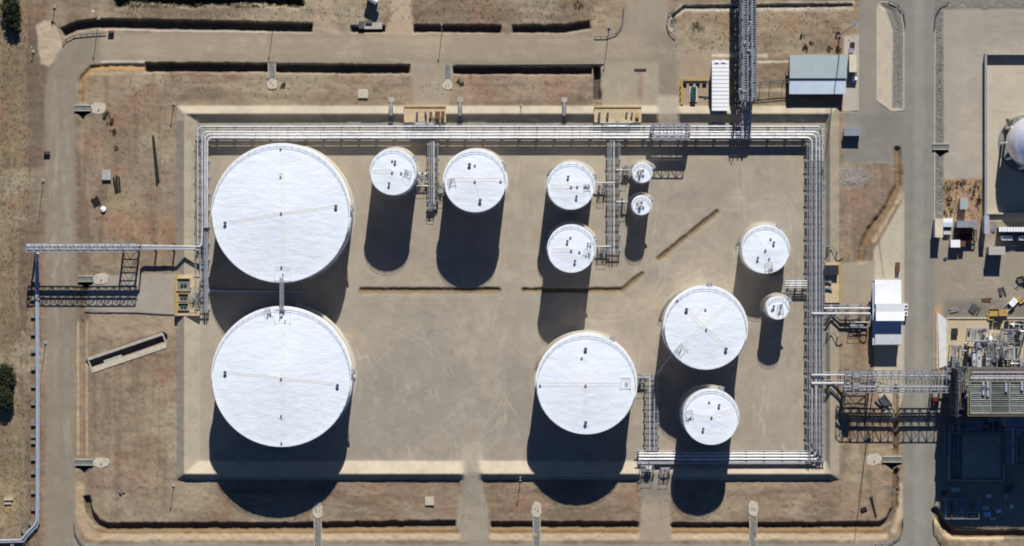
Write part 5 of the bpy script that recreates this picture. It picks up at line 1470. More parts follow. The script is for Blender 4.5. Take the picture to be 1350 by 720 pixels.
# ------------------------------------------------------------------ buildings
def windows(t, x0, x1, y, z0, z1, n, axis='x', side=-1):
    for i in range(n):
        f = (i + .5) / n; w = abs(x1 - x0) / n * .5
        if axis == 'x':
            cx = x0 + (x1 - x0) * f; fr = part('window', MB().box((cx, y + side * .03, (z0 + z1) / 2), (w + .2, .1, z1 - z0 + .2)), ROOFW, t); part('pane', MB().box((cx, y + side * .08, (z0 + z1) / 2), (w, .06, z1 - z0)), GLASS, fr)
        else:
            cy = x0 + (x1 - x0) * f; fr = part('window', MB().box((y + side * .03, cy, (z0 + z1) / 2), (.1, w + .2, z1 - z0 + .2)), ROOFW, t); part('pane', MB().box((y + side * .08, cy, (z0 + z1) / 2), (.06, w, z1 - z0)), GLASS, fr)
def ribbed(x0, x1, y0, y1, za, zb, pitch=.9, along='y', th=.12):
    """ribbed roof sheet falling from za at y1 to zb at y0"""
    mb = MB(); b = 0
    mb.v += [(x0, y0, zb), (x1, y0, zb), (x1, y1, za), (x0, y1, za), (x0, y0, zb - th), (x1, y0, zb - th), (x1, y1, za - th), (x0, y1, za - th)]
    mb.f += [(0, 1, 2, 3), (7, 6, 5, 4), (0, 4, 5, 1), (1, 5, 6, 2), (2, 6, 7, 3), (3, 7, 4, 0)]
    if along == 'y':
        n = max(2, int((x1 - x0) / pitch))
        for i in range(n + 1):
            x = x0 + (x1 - x0) * i / n; mb.tube([(x, y0, zb + .03), (x, y1, za + .03)], .07, 4)
    else:
        n = max(2, int((y1 - y0) / pitch))
        for i in range(n + 1):
            f = i / n; mb.tube([(x0, y0 + (y1 - y0) * f, zb + (za - zb) * f + .03), (x1, y0 + (y1 - y0) * f, zb + (za - zb) * f + .03)], .07, 4)
    return mb
def rectm(x0, x1, y0, y1, z):
    a = G(x0, y1, z); b = G(x1, y0, z); return a[0], b[0], a[1], b[1]

# grey-roofed shed
x0, x1, ya, yb = rectm(1041, 1116, 72.5, 124, 4.2)
t = thing('shed', 'long shed with a grey-green and pale blue ribbed roof at the top right', 'shed', ((x0 + x1) / 2, (ya + yb) / 2, 0))
ym = ya + (yb - ya) * .40
part('wall', MB().quadbox(x0 + .5, x1 - .5, ya + .5, yb - .4, -.3, 3.75), WALLP, t)
part('roof', ribbed(x0, x1, ym, yb, 4.75, 4.85, .8), ROOFG, t, label='grey-green northern roof slope'); part('roof', ribbed(x0, x1 - .3, ya, ym - .02, 4.25, 4.0, .8), ROOFB, t, label='pale blue southern roof slope')
part('roof_step', MB().quadbox(x0 + .2, x1 - .2, ym - .1, ym + .12, 3.7, 4.62), DSTEEL, t)
part('gutter', MB().quadbox(x0 - .25, x0 - .02, ya, yb, 3.8, 4.0), DSTEEL, t)
windows(t, x0 + 1.5, x1 - 1.5, ya + .5, 1.0, 2.4, 4); d_ = part('door', MB().box((x0 + 8.6, ya + .46, 1.1), (1.2, .1, 2.2)), ROOFD, t); part('handle', MB().box((x0 + 8.2, ya + .38, 1.05), (.08, .08, .25)), GALV, d_)
# long white ribbed container shelter
x0, x1, ya, yb = rectm(938.5, 961, 79, 146, 4.6)
t = thing('shelter', 'long white ribbed-roof cabin left of the tall dark rack', 'cabin', ((x0 + x1) / 2, (ya + yb) / 2, 0))
part('wall', MB().quadbox(x0 + .35, x1 - .35, ya + .35, yb - .35, -.3, 4.3), WALLP, t)
n = 13
pan = MB()
pm = MB().quadbox(x0 - (x0 + x1) / 2, x1 - (x0 + x1) / 2, 0, (yb - ya) / n - .16, -.1, .1).mesh('roof_panel', ROOFW)
copies('roof_panel', pm, t, [((x0 + x1) / 2, ya + (yb - ya) * i / n, 4.65 + .05 * (i % 2)) for i in range(n)])
part('ridge_vent', MB().box(((x0 + x1) / 2 - 1.2, yb - .5, 4.95), (1.2, 1.0, .5)), ROOFW, t); part('ridge_vent', MB().box(((x0 + x1) / 2 + 1.0, yb - .5, 4.95), (1.4, 1.0, .4)), ROOFW, t)
windows(t, ya + 2, yb - 2, x0 + .35, 1.2, 2.6, 4, 'y', -1); part('door', MB().box((x0 + 2.5, ya + .3, 1.1), (1.1, .1, 2.2)), ROOFD, t); part('awning', MB().box(((x0 + x1) / 2 - 1, ya - .4, 2.6), (2.5, 1.4, .1)), ROOFD, t)
# tall white metering shed beside the plant road
t = thing('shed', 'tall white shed with a raised middle roof beside the plant road', 'shed', G(1174, 412, 0))
def blk(x0, x1, y0, y1, h, nm='wall', m=WALLP):
    a = rectm(x0, x1, y0, y1, h); part(nm, MB().quadbox(a[0] + .2, a[1] - .2, a[2] + .2, a[3] - .2, -.3, h - .12), m, t); return a
a = blk(1153.5, 1188, 369, 401, 5.6); part('roof', ribbed(a[0], a[1], a[2], a[3], 5.5, 5.7, .9), ROOFW, t, label='white northern lean roof')
a = blk(1155, 1192, 400, 423, 8.4); ymid = (a[2] + a[3]) / 2; part('roof', ribbed(a[0], a[1], ymid, a[3], 8.8, 8.4, .9), ROOFW, t, label='raised bright roof slope'); part('roof', ribbed(a[0], a[1], a[2], ymid - .02, 8.5, 8.75, .9), ROOFW, t, label='raised shaded roof slope')
# the southern half of the raised roof falls to the south
a = blk(1154, 1189, 423, 455, 5.6); part('roof', ribbed(a[0], a[1], a[2], a[3], 5.55, 5.35, .9), ROOFB, t, label='pale blue southern lean roof')
a2 = rectm(1150.5, 1154.5, 373, 455, 4.6); part('lean_to', MB().quadbox(a2[0], a2[1] + .3, a2[2], a2[3], 4.5, 4.6), ROOFB, t)
windows(t, a[2] + 1, a[3] - 1, a[1] - .2, 1.2, 2.8, 2, 'y', 1); part('door', MB().box(((a[0] + a[1]) / 2, a[2] + .15, 1.5), (2.6, .1, 3.0)), ROOFD, t)
for y in (404, 413):
    q = G(1194.5, y, 2.4); t2 = thing('air_conditioner', 'white unit on the roadside wall of the tall white shed, %s one' % ('upper' if y < 410 else 'lower'), 'unit', (q[0], q[1], 0), 'units beside the white shed')
    part('casing', MB().box((q[0], q[1], 1.2), (1.1, 1.6, 2.4)), ROOFW, t2); part('fan', MB().cyl(q, .4, 2.4, 2.5, 14), DARKG, t2); part('base', MB().box((q[0], q[1], -.02), (1.3, 1.8, .25)), CONC, t2)
def cabin(label, x0, x1, y0, y1, h, roof, wall=None, name='cabin', cat='cabin', group=None, ribs='y', wins=1):
    a = rectm(x0, x1, y0, y1, h); c = ((a[0] + a[1]) / 2, (a[2] + a[3]) / 2)
    t = thing(name, label, cat, (c[0], c[1], 0), group)
    part('wall', MB().quadbox(a[0] + .12, a[1] - .12, a[2] + .12, a[3] - .12, -.3, h - .1), wall or WALLP, t)
    part('roof', ribbed(a[0], a[1], a[2], a[3], h + .04, h - .02, .6, ribs), roof, t)
    W = a[1] - a[0]
    part('door', MB().box((c[0] - W * .2, a[2] + .09, 1.05), (min(1.0, W * .35), .08, 2.0)), ROOFD, t)
    if wins:
        windows(t, c[0] + W * .05, c[0] + W * .4, a[2] + .1, 1.2, 2.0, wins)
    part('skid', MB().quadbox(a[0] + .3, a[1] - .3, a[2] + .3, a[3] - .3, -.35, .1), DSTEEL, t)
    return t
cabin('cream long box cabin on the pavement beside the grey-roofed shed', 1120, 1129, 72, 95, 3.6, ROOFY)
cabin('grey hut on the dark paved corner below the grey-roofed shed', 1113, 1135, 168, 179, 3.0, ROOFD)
cabin('cream cabin beside the plant road near the shrubs', 1233, 1243, 288.5, 313, 5.0, ROOFY)
cabin('grey-roofed hut between the shrubs and the maroon frame', 1262, 1288, 291, 300, 5.6, ROOFD)
cabin('small grey kiosk surrounded by shrubs', 1266, 1276, 261, 276, 3.2, ROOFG)
cabin('lavender-grey narrow cabin by the sphere basin wall', 1298, 1304, 284, 308, 5.6, PIPEB)
cabin('pale grey box hut lowest in the service yard', 1304, 1325, 325, 336, 5.2, mat('roof_sheet_stone', (0.42, 0.41, 0.36), .7, 0, .1, .5))
def crate(label, x0, x1, y0, y1, h, m, group=None, z0=0.0, lid=None):
    a = rectm(x0, x1, y0, y1, h); t = thing('crate', label, 'crate', ((a[0] + a[1]) / 2, (a[2] + a[3]) / 2, z0), group)
    part('body', MB().quadbox(a[0], a[1], a[2], a[3], z0 - .15, h - .12), m, t)
    lm = MB(); n = max(2, int((a[1] - a[0]) / .7))
    pm = MB().quadbox(0, (a[1] - a[0]) / n - .05, a[2] - .05, a[3] + .05, h - .115, h).mesh('lid_board', lid or m)
    copies('lid_board', pm, t, [(a[0] + (a[1] - a[0]) * i / n, 0, 0) for i in range(n)])
    return t
crate('white unit beside the cream roadside cabin, upper one', 1243.5, 1256, 288, 293.5, 2.4, ROOFW); crate('white unit beside the cream roadside cabin, lower one', 1243.5, 1256, 294, 299, 2.4, ROOFB)
crate('grey crate under the white units by the cream cabin', 1244, 1254, 303, 309, 1.4, WALLP); crate('white box at the foot of the maroon frame', 1253.5, 1266, 316.5, 326, 3.0, ROOFW); crate('dark box right of the maroon frame foot', 1267, 1273, 318, 325, 3.0, RUST)
crate('white box under the ribbed canopy, left one', 1321, 1335.5, 311, 316.5, 2.8, ROOFW); crate('white box under the ribbed canopy, right one at the edge', 1344, 1359, 311, 316.5, 2.8, ROOFW)
crate('pale crate lying on bare ground by the timber stack', 134.5, 146, 224, 237, 1.0, mat('crate_pale', (0.38, 0.37, 0.33), .8, 0, .2, 1)); crate('pale concrete block on the north verge beside the left drain', 472, 485, 118, 129, .7, CONCP); crate('pale concrete block on the south verge near the left ramp', 560.5, 572, 655, 666, .6, CONCP)
crate('dark box on the pavement above the cream box cabin, upper one', 1121, 1127, 56, 62, .8, DARKG); crate('dark box on the pavement above the cream box cabin, lower one', 1119.5, 1125, 63.5, 69, .8, ROOFD)
crate('dark square box on the plant pad near the ramp', 1255, 1263, 433, 442, 1.2, DARKG)
crate('red box on the ground under the eastern bridge', 1229.5, 1238, 524, 533, 1.6, MAROON)
crate('white cabinet with dark door on the southern ramp head', 852, 859, 614, 622, 3.0, ROOFW)
# maroon frame structure in the service yard
t = thing('steel_frame', 'maroon steel frame behind the grey-roofed hut', 'steel frame', G(1276, 309, 0))
a = rectm(1259, 1287, 303, 318, 2.2); mb = MB()
for x in (a[0], (a[0] + a[1]) / 2, a[1]):
    for y in (a[2], a[3]):
        mb.bar((x, y, -.3), (x, y, 2.2), .25)
for y in (a[2], a[3], (a[2] + a[3]) / 2):
    mb.bar((a[0], y, 2.2), (a[1], y, 2.2), .3)
for i in range(9):
    x = a[0] + (a[1] - a[0]) * i / 8; mb.bar((x, a[2], 2.25), (x, a[3], 2.25), .3)
part('frame', mb, MAROON, t); part('tank_drum', MB().tube([(a[0] + 1, a[2] + 1.6, 1.2), (a[1] - 1.2, a[2] + 1.6, 1.2)], .9, 14), MAROON, t, True)
t = thing('canopy', 'white ribbed canopy over dark openings at the right edge', 'canopy', G(1345, 301, 0)); a = rectm(1317, 1400, 299.5, 305.5, 4.6)
n = 22; pm = MB().quadbox(0, (a[1] - a[0]) / n - .12, a[2], a[3], 4.5, 4.65).mesh('roof_panel', ROOFW); copies('roof_panel', pm, t, [(a[0] + (a[1] - a[0]) * i / n, 0, .06 * (i % 2)) for i in range(n)])
part('beam', MB().quadbox(a[0], a[1], a[2] + .3, a[2] + .5, 4.2, 4.48).quadbox(a[0], a[1], a[3] - .5, a[3] - .3, 4.2, 4.48), DSTEEL, t)
pm = MB().quadbox(-.1, .1, -.1, .1, -.3, 4.3).mesh('post', DSTEEL); copies('post', pm, t, [(a[0] + .3 + i * 4.6, a[2] + .4, 0) for i in range(5)] + [(a[0] + .3 + i * 4.6, a[3] - .4, 0) for i in range(5)])
part('back_wall', MB().quadbox(a[0] + .2, a[1], a[3] - .25, a[3] - .1, -.2, 4.2), ROOFD, t)

# sphere and its basin
t = thing('sphere_tank', 'white spherical tank half out of the right edge', 'sphere tank', G(1354, 190, 0))
c = G(1354, 190, 0); R_ = 8.6; zc = 10.2
part('pad_ring', MB().lathe(c, [(.01, .12), (9.6, .12), (9.7, -.3)], 64), CONCD, t)
prof = [(max(.01, R_ * math.cos(a)), zc + R_ * math.sin(a)) for a in np.linspace(-math.pi / 2, math.pi / 2, 33)]
part('shell', MB().lathe(c, prof, 64), SPHEREW, t, True)
for i in range(10):
    a = 2 * math.pi * i / 10; part('leg', MB().cyl((c[0] + (R_ - .1) * math.cos(a), c[1] + (R_ - .1) * math.sin(a)), .38, -.2, zc, 10), SHELL, t, True)
pl = MB().lathe(c, [(R_ * .22, zc + R_ * .99), (R_ * .22, zc + R_ + .1)], 24); part('top_platform', pl, GALV, t)
bw = thing('basin_wall', 'low concrete wall round the sphere basin', 'wall', G(1298, 180, 0))
a = G(1297, 300, 0); b_ = G(1420, 71, 0)
part('wall', MB().quadbox(a[0], a[0] + .5, a[1], b_[1], -.3, 2.4), CONC, bw); part('wall', MB().quadbox(a[0] + .5, b_[0], b_[1] - .5, b_[1], -.3, 2.4), CONC, bw); q = G(1297, 280.5, 0); part('wall', MB().quadbox(a[0] + .5, b_[0], q[1] - .5, q[1], -.3, 1.4), CONCP, bw)
part('coping', MB().quadbox(a[0] - .1, a[0] + .6, a[1], b_[1] + .1, 2.402, 2.5), ROOFD, bw)

# ------------------------------------------------------------------ process module at the right edge
def module():
    H = 27.0
    t = thing('process_module', 'tall steel process module with cooler deck at the right edge', 'process unit', G(1300, 515, 0))
    x0, y1 = G(1277, 487, H)[:2]; x1, y0 = G(1420, 546, H)[:2]
    nx, ny = 8, 3
    X = [x0 + (x1 - x0) * i / (nx - 1) for i in range(nx)]; Y = [y0 + (y1 - y0) * i / (ny - 1) for i in range(ny)]
    cm = MB().quadbox(-.22, .22, -.22, .22, -.5, H).mesh('column', DSTEEL)
    copies('column', cm, t, [(x, y, 0) for x in X for y in Y])
    for z in (7, 14, 20.5, H - .3):
        b = MB()
        for y in Y:
            b.bar((x0, y, z), (x1, y, z), .4)
        for x in X:
            b.bar((x, y0, z), (x, y1, z), .4)
        part('floor_beams', b, DSTEEL, t)
    for z in (7, 14, 20.5):
        g = MB(); k = 46
        for i in range(k):
            x = x0 + (x1 - x0) * (i + .5) / k; g.quadbox(x - .38, x + .38, y0, y1, z + .2 + .01 * (i % 2), z + .26 + .01 * (i % 2))
        part('sun_tight_floor', g, GRATE, t)  # strips overlap into solid plates so no sun leaks through
    b = MB()
    for i in range(0, nx - 1, 2):
        for za, zb in ((0, 7), (7, 14), (14, 20.5), (20.5, H)):
            for y in (y0, y1):
                b.bar((X[i], y, za), (X[i + 1], y, zb), .2); b.bar((X[i + 1], y, za), (X[i], y, zb), .2)
    part('bracing', b, DSTEEL, t)
    # cooler deck: bays of finned tubes, each with its casing
    zt = H + .2
    yb0, yb1 = y0 + .2, G(0, 503, zt)[1]
    bays = [(1278, 1305), (1305, 1330), (1330, 1356), (1356, 1382), (1382, 1410)]
    for i, (pa, pb) in enumerate(bays):
        xa = G(pa, 0, zt)[0] + .15; xb = G(pb, 0, zt)[0] - .15
        bay = part('cooler_bay', MB().quadbox(xa, xb, yb0, yb1, zt - .1, zt + .6), mat('cooler_deck', (0.10, 0.115, 0.10), .8, .1, .3, .8), t)
        f = MB(); n = 15
        for k in range(n):
            y = yb0 + (yb1 - yb0) * (k + .5) / n
            f.tube([(xa + .2, y, zt + .75), (xb - .2, y, zt + .75)], .17 if k % 3 else .26, 6)
        part('finned_tubes', f, GRATE if i % 2 else mat('fin_tube_grey', (0.22, 0.24, 0.22), .6, .3, .3, .8), bay)
        fr = MB().quadbox(xa - .1, xa + .08, yb0 - .1, yb1 + .1, zt + .3, zt + 1.1).quadbox(xb - .08, xb + .1, yb0 - .1, yb1 + .1, zt + .3, zt + 1.1).quadbox(xa, xb, yb0 - .12, yb0 + .08, zt + .3, zt + 1.1).quadbox(xa, xb, yb1 - .08, yb1 + .12, zt + .3, zt + 1.1)
        part('bay_frame', fr, mat('frame_pale', (0.36, 0.36, 0.33), .6, .2, .2, 1), bay)
        for q in range(2):
            c = ((xa + xb) / 2 + (-1.3 + 2.6 * q), (yb0 + yb1) / 2 + 1.5)
            if i != 1:
                continue
        # header pipes
    for k, (py, r, m_) in enumerate(((488.5, .2, RUST), (491, .28, PIPEG), (493.6, .2, MAROON), (496, .26, PIPEG), (498.6, .2, PIPEW), (501, .18, RUST))):
        pipe_run(t, [(1279 + 3 * (k % 2), py, zt + .6), (1340, py, zt + .6), (1420, py, zt + .6)], r, m_, 'header_pipe')
    for px, py in ((1296, 508), (1302, 508), (1296, 514), (1302, 516), (1326, 510), (1347, 508)):
        c = G(px, py, zt + 1); part('fan_motor', MB().tube([(c[0], c[1] - 1.6, zt + 1.3), (c[0], c[1] + 1.2, zt + 1.3)], .42, 12), PIPEB, t, True)
    # railing round the top and a balcony on the south
    r = MB()
    for q in (.5, 1.1):
        r.bar((x0 - .4, y0 - .5, H + .6 + q), (x1, y0 - .5, H + .6 + q), .08); r.bar((x0 - .4, y0 - .5, H + .6 + q), (x0 - .4, y1 + .5, H + .6 + q), .08); r.bar((x0 - .4, y1 + .5, H + .6 + q), (x1, y1 + .5, H + .6 + q), .08)
    part('railing', r, mat('rail_yellowed', (0.42, 0.36, 0.12), .6, .1, .2, 1), t)
    a = rectm(1304, 1329, 546, 554, H - 2); g = MB()
    for i in range(14):
        x = a[0] + (a[1] - a[0]) * i / 13; g.quadbox(x - .09, x + .09, a[2], a[3] + .6, H - 2.05, H - 2)
    for q in (H - 2, H - 1.1):
        g.bar((a[0], a[2], q), (a[1], a[2], q), .14); g.bar((a[0], a[2], q), (a[0], a[3] + .5, q), .14); g.bar((a[1], a[2], q), (a[1], a[3] + .5, q), .14)
    part('balcony', g, mat('frame_pale', (0.36, 0.36, 0.33)), t)
    # equipment on the lower floors, seen through and from the side
    rr = random.Random(5)
    for i in range(9):
        x, y = rr.uniform(x0 + 2, x1 - 3), rr.uniform(y0 + 2, y1 - 2); z = rr.choice((7.3, 14.3))
        part('vessel', MB().tube([(x, y, z + 1.2), (x + rr.uniform(3, 6), y, z + 1.2)], rr.uniform(.7, 1.1), 14), rr.choice((PIPEG, PIPEB, PIPED)), t, True)
    # stair tower on the west side, lower
    x2, yt = G(1258, 486, 16)[:2]; x3 = x0 - .6; yb = G(0, 548, 16)[1]
    b = MB()
    for x in (x2, x3):
        for y in (yt, (yt + yb) / 2, yb):
            b.bar((x, y, -.4), (x, y, 22), .3)
    for z in (4, 8, 12, 16, 20):
        b.bar((x2, yt, z), (x3, yt, z), .25); b.bar((x2, yb, z), (x3, yb, z), .25); b.bar((x2, yt, z), (x2, yb, z), .25)
        b.bar((x2, yt, z), (x2, (yt + yb) / 2, z - 4), .2)
    part('stair_tower', b, DSTEEL, t)
    part('sun_block_panel', MB().quadbox(x2 + .2, x2 + .35, yb, yt, .5, 21.5), DSTEEL, t); part('sun_block_panel', MB().quadbox(x2 + .4, x3, yb + .2, yb + .35, .5, 21.5), DSTEEL, t)  # solid panels added to keep sun specks out of the tower's shadow
    for z in (8, 14, 20):
        g = MB()
        for i in range(10):
            y = yb + (yt - yb) * (i + .5) / 10; g.quadbox(x2, x3, y - .35, y + .35, z, z + .06)
        part('stair_landing', g, DSTEEL, t)
    # taller block further right
    xa = G(1330, 0, 33)[0]
    part('tower_block', MB().quadbox(x0 + 15, x1, y0 - 5, y0 - 1.0, -.3, 12), ROOFD, t)
    return t
module()
# vessels and frames on the plant pad
def exchanger(label, px, ya, yb, r, z, m, n=2):
    a = G(px, ya, z); b = G(px, yb, z); t = thing('vessel', label, 'vessel', ((a[0] + b[0]) / 2, (a[1] + b[1]) / 2, 0), 'vessels on the plant pad')
    part('shell', MB().tube([(a[0], a[1] + .5, z), (a[0], a[1], z), (b[0], b[1], z), (b[0], b[1] - .5, z)], [r * .4, r, r, r * .4], 16), m, t, True)
    for f in (.25, .75):
        y = a[1] + (b[1] - a[1]) * f; part('saddle', MB().quadbox(a[0] - r * .8, a[0] + r * .8, y - .25, y + .25, -.3, z - r * .5), CONC, t)
    part('nozzle', MB().cyl((a[0], (a[1] + b[1]) / 2), r * .3, z, z + r + .5, 8), PIPEG, t, True)
exchanger('bright horizontal vessel on the plant pad, longer one', 1290.5, 454, 486, 1.0, 6.5, PIPEW); exchanger('bright horizontal vessel on the plant pad, shorter one', 1284, 464, 486, .7, 6.0, PIPEW)
def frame_unit(label, x0, x1, y0, y1, h, levels, m, seed, gear=6):
    r = random.Random(seed); a = rectm(x0, x1, y0, y1, h); t = thing('process_unit', label, 'steel frame', ((a[0] + a[1]) / 2, (a[2] + a[3]) / 2, 0), 'steel process frames on the plant pad')
    b = MB(); nx = max(2, int((a[1] - a[0]) / 3) + 1)
    for i in range(nx):
        x = a[0] + (a[1] - a[0]) * i / (nx - 1)
        for y in (a[2], a[3]):
            b.bar((x, y, -.4), (x, y, h), .24)
        for k in range(levels):
            b.bar((x, a[2], h * (k + 1) / levels), (x, a[3], h * (k + 1) / levels), .2)
    for k in range(levels):
        for y in (a[2], a[3]):
            b.bar((a[0], y, h * (k + 1) / levels), (a[1], y, h * (k + 1) / levels), .2)
    part('frame', b, m, t)
    g = MB(); n = max(3, int((a[3] - a[2]) / .5))
    for i in range(n):
        y = a[2] + (a[3] - a[2]) * (i + .5) / n; g.quadbox(a[0], a[0] + (a[1] - a[0]) * .6, y - .12, y + .12, h, h + .06)
    part('grating', g, GALV, t)
    for i in range(gear):
        x, y = r.uniform(a[0], a[1]), r.uniform(a[2], a[3]); z = h * r.randint(0, levels) / levels
        if i % 2:
            part('pipe', MB().tube([(x, a[2], z + .5), (x, a[3], z + .5)] if r.random() < .6 else [(a[0], y, z + .5), (a[1], y, z + .5), (a[1], y, max(0, z - 2))], r.choice((.14, .2, .28)), 8), r.choice((PIPEG, PIPEW, PIPED, RUST)), t, True)
        else:
            part('drum', MB().cyl((x, y), r.uniform(.35, .8), max(-.1, z - 1.5), z + r.uniform(.8, 1.8), 12), r.choice((PIPED, PIPEG, DSTEEL)), t, True)
    r2_ = MB()
    for q in (.6, 1.1):
        for y in (a[2], a[3]):
            r2_.bar((a[0], y, h + q), (a[1], y, h + q), .07)
        for x in (a[0], a[1]):
            r2_.bar((x, a[2], h + q), (x, a[3], h + q), .07)
    part('railing', r2_, GALV, t)
frame_unit('steel frame with grating at the head of the bright vessels', 1282, 1303, 434, 451, 9, 2, GALV, 1, 9); frame_unit('low frame of pipes left of the bright vessels', 1255, 1268, 456, 484, 4, 1, DSTEEL, 2, 8)
frame_unit('pipe frame right of the bright vessels', 1300, 1314, 452, 486, 7, 2, GALV, 3, 12); frame_unit('wide process frame near the right edge of the plant pad', 1322, 1350, 458, 474, 10, 2, mat('frame_pale', (0.36, 0.36, 0.33)), 4, 12); frame_unit('process frame at the right edge above the wide one', 1324, 1346, 434, 452, 5, 1, DSTEEL, 5, 9)
frame_unit('slim pipe frame between the two pad vessels and the wide frame', 1314, 1322, 440, 484, 6, 1, GALV, 6, 8); frame_unit('connecting frame where the eastern bridge meets the plant', 1249, 1277, 486, 500, 11, 2, GALV, 7, 10)
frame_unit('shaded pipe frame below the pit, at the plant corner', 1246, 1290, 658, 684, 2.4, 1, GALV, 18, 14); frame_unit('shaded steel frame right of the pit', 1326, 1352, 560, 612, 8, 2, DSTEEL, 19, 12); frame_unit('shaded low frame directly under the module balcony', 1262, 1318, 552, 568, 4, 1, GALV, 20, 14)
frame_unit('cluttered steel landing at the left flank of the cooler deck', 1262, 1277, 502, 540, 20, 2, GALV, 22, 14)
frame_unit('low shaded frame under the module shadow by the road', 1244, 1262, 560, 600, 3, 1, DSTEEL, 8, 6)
# denser small-bore piping over the plant pad
rp_ = random.Random(21)
for gi, (xa, xb, ya, yb, n_, lb) in enumerate(((1262, 1284, 440, 486, 10, 'tangle of small pipes left of the bright vessels'), (1302, 1326, 432, 486, 16, 'tangle of small pipes in the middle of the plant pad'), (1326, 1352, 474, 488, 12, 'tangle of small pipes at the head of the cooler deck'), (1328, 1352, 426, 440, 9, 'tangle of small pipes in the upper right of the plant pad'))):
    c = G((xa + xb) / 2, (ya + yb) / 2, 0); t = thing('pipe_tangle', lb, 'pipes', (c[0], c[1], 0), 'small-bore piping on the plant pad')
    for i in range(n_):
        z = rp_.uniform(1.0, 7.0); x0_, y0_ = rp_.uniform(xa, xb), rp_.uniform(ya, yb); L = rp_.uniform(6, 22)
        if rp_.random() < .5:
            p = [(x0_, y0_, -.2), (x0_, y0_, z), (min(xb, x0_ + L * .6), y0_, z), (min(xb, x0_ + L * .6), min(yb, y0_ + L * .5), z), (min(xb, x0_ + L * .6), min(yb, y0_ + L * .5), -.2)]
        else:
            p = [(x0_, y0_, -.2), (x0_, y0_, z), (x0_, min(yb + 2, y0_ + L), z), (x0_, min(yb + 2, y0_ + L), -.2)]
        pipe_run(t, p, rp_.choice((.09, .12, .16, .22)), rp_.choice((PIPEG, PIPED, RUST, PIPEW, GALV, CREAM)), n=6)
        if i % 3 == 0:
            q = G(x0_, y0_, 0); part('drum', MB().cyl(q, rp_.uniform(.4, .9), -.1, rp_.uniform(2, 6), 12), rp_.choice((PIPED, PIPEG, ROOFW, DSTEEL)), t, True)
# low concrete pit walls and kit in the module's shadow
t = thing('pit', 'large rectangular concrete pit lying in the module shadow', 'pit', G(1288, 600, 0)); a = rectm(1252, 1321, 572, 632, 0)
mb = MB()
part('wall', MB().quadbox(a[0], a[1], a[2] - .5, a[2], -.3, 1.4), CONC, t); part('wall', MB().quadbox(a[0], a[1], a[3], a[3] + .5, -.3, 1.4), CONC, t); part('wall', MB().quadbox(a[0] - .5, a[0], a[2] - .5, a[3] + .5, -.3, 1.4), CONC, t); part('wall', MB().quadbox(a[1], a[1] + .5, a[2] - .5, a[3] + .5, -.3, 1.4), CONC, t)
part('cover', MB().quadbox(a[0] + 4, a[1] - .3, a[2] + .3, a[3] - .3, .3, .5), CONC, t); part('step_block', MB().quadbox(a[0] + .2, a[0] + 3.5, a[2] + .5, a[3] - 1, -.2, .3), CONCD, t)
rr = random.Random(9)
SPOT = ['left of', 'right of', 'below', 'near']
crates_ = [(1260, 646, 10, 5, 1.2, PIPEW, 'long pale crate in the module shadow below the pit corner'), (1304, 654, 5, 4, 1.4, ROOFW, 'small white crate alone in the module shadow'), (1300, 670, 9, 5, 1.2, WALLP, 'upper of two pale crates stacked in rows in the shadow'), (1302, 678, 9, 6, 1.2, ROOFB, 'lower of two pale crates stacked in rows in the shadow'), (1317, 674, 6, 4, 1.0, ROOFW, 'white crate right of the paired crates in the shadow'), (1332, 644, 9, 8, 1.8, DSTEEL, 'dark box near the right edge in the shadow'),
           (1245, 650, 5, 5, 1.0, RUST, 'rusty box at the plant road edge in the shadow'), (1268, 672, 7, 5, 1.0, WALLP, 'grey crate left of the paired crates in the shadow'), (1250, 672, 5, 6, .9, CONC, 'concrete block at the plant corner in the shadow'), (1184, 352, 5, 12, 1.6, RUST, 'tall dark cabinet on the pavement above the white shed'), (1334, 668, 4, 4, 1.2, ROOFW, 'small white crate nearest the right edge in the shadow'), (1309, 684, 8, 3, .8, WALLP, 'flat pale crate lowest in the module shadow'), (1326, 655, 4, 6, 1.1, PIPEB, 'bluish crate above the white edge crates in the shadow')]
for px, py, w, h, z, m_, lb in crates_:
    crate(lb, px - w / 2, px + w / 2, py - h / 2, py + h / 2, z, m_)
t = thing('ramp', 'pale sloping concrete ramp between the plant road and pad', 'ramp', G(1240, 450, 0)); A_ = [G(1236, 412, 0), G(1247, 421, 0), G(1247, 482, 0), G(1238, 486, 0)]
part('slab', MB().prism([(p[0], p[1]) for p in A_][::-1], -.3, .4), mat('concrete_white', (0.60, 0.60, 0.57), .9, 0, .1, .8), t); part('edge', MB().quadbox(A_[0][0] - .5, A_[0][0] - .02, A_[3][1], A_[0][1], -.3, .6), CONCP, t)

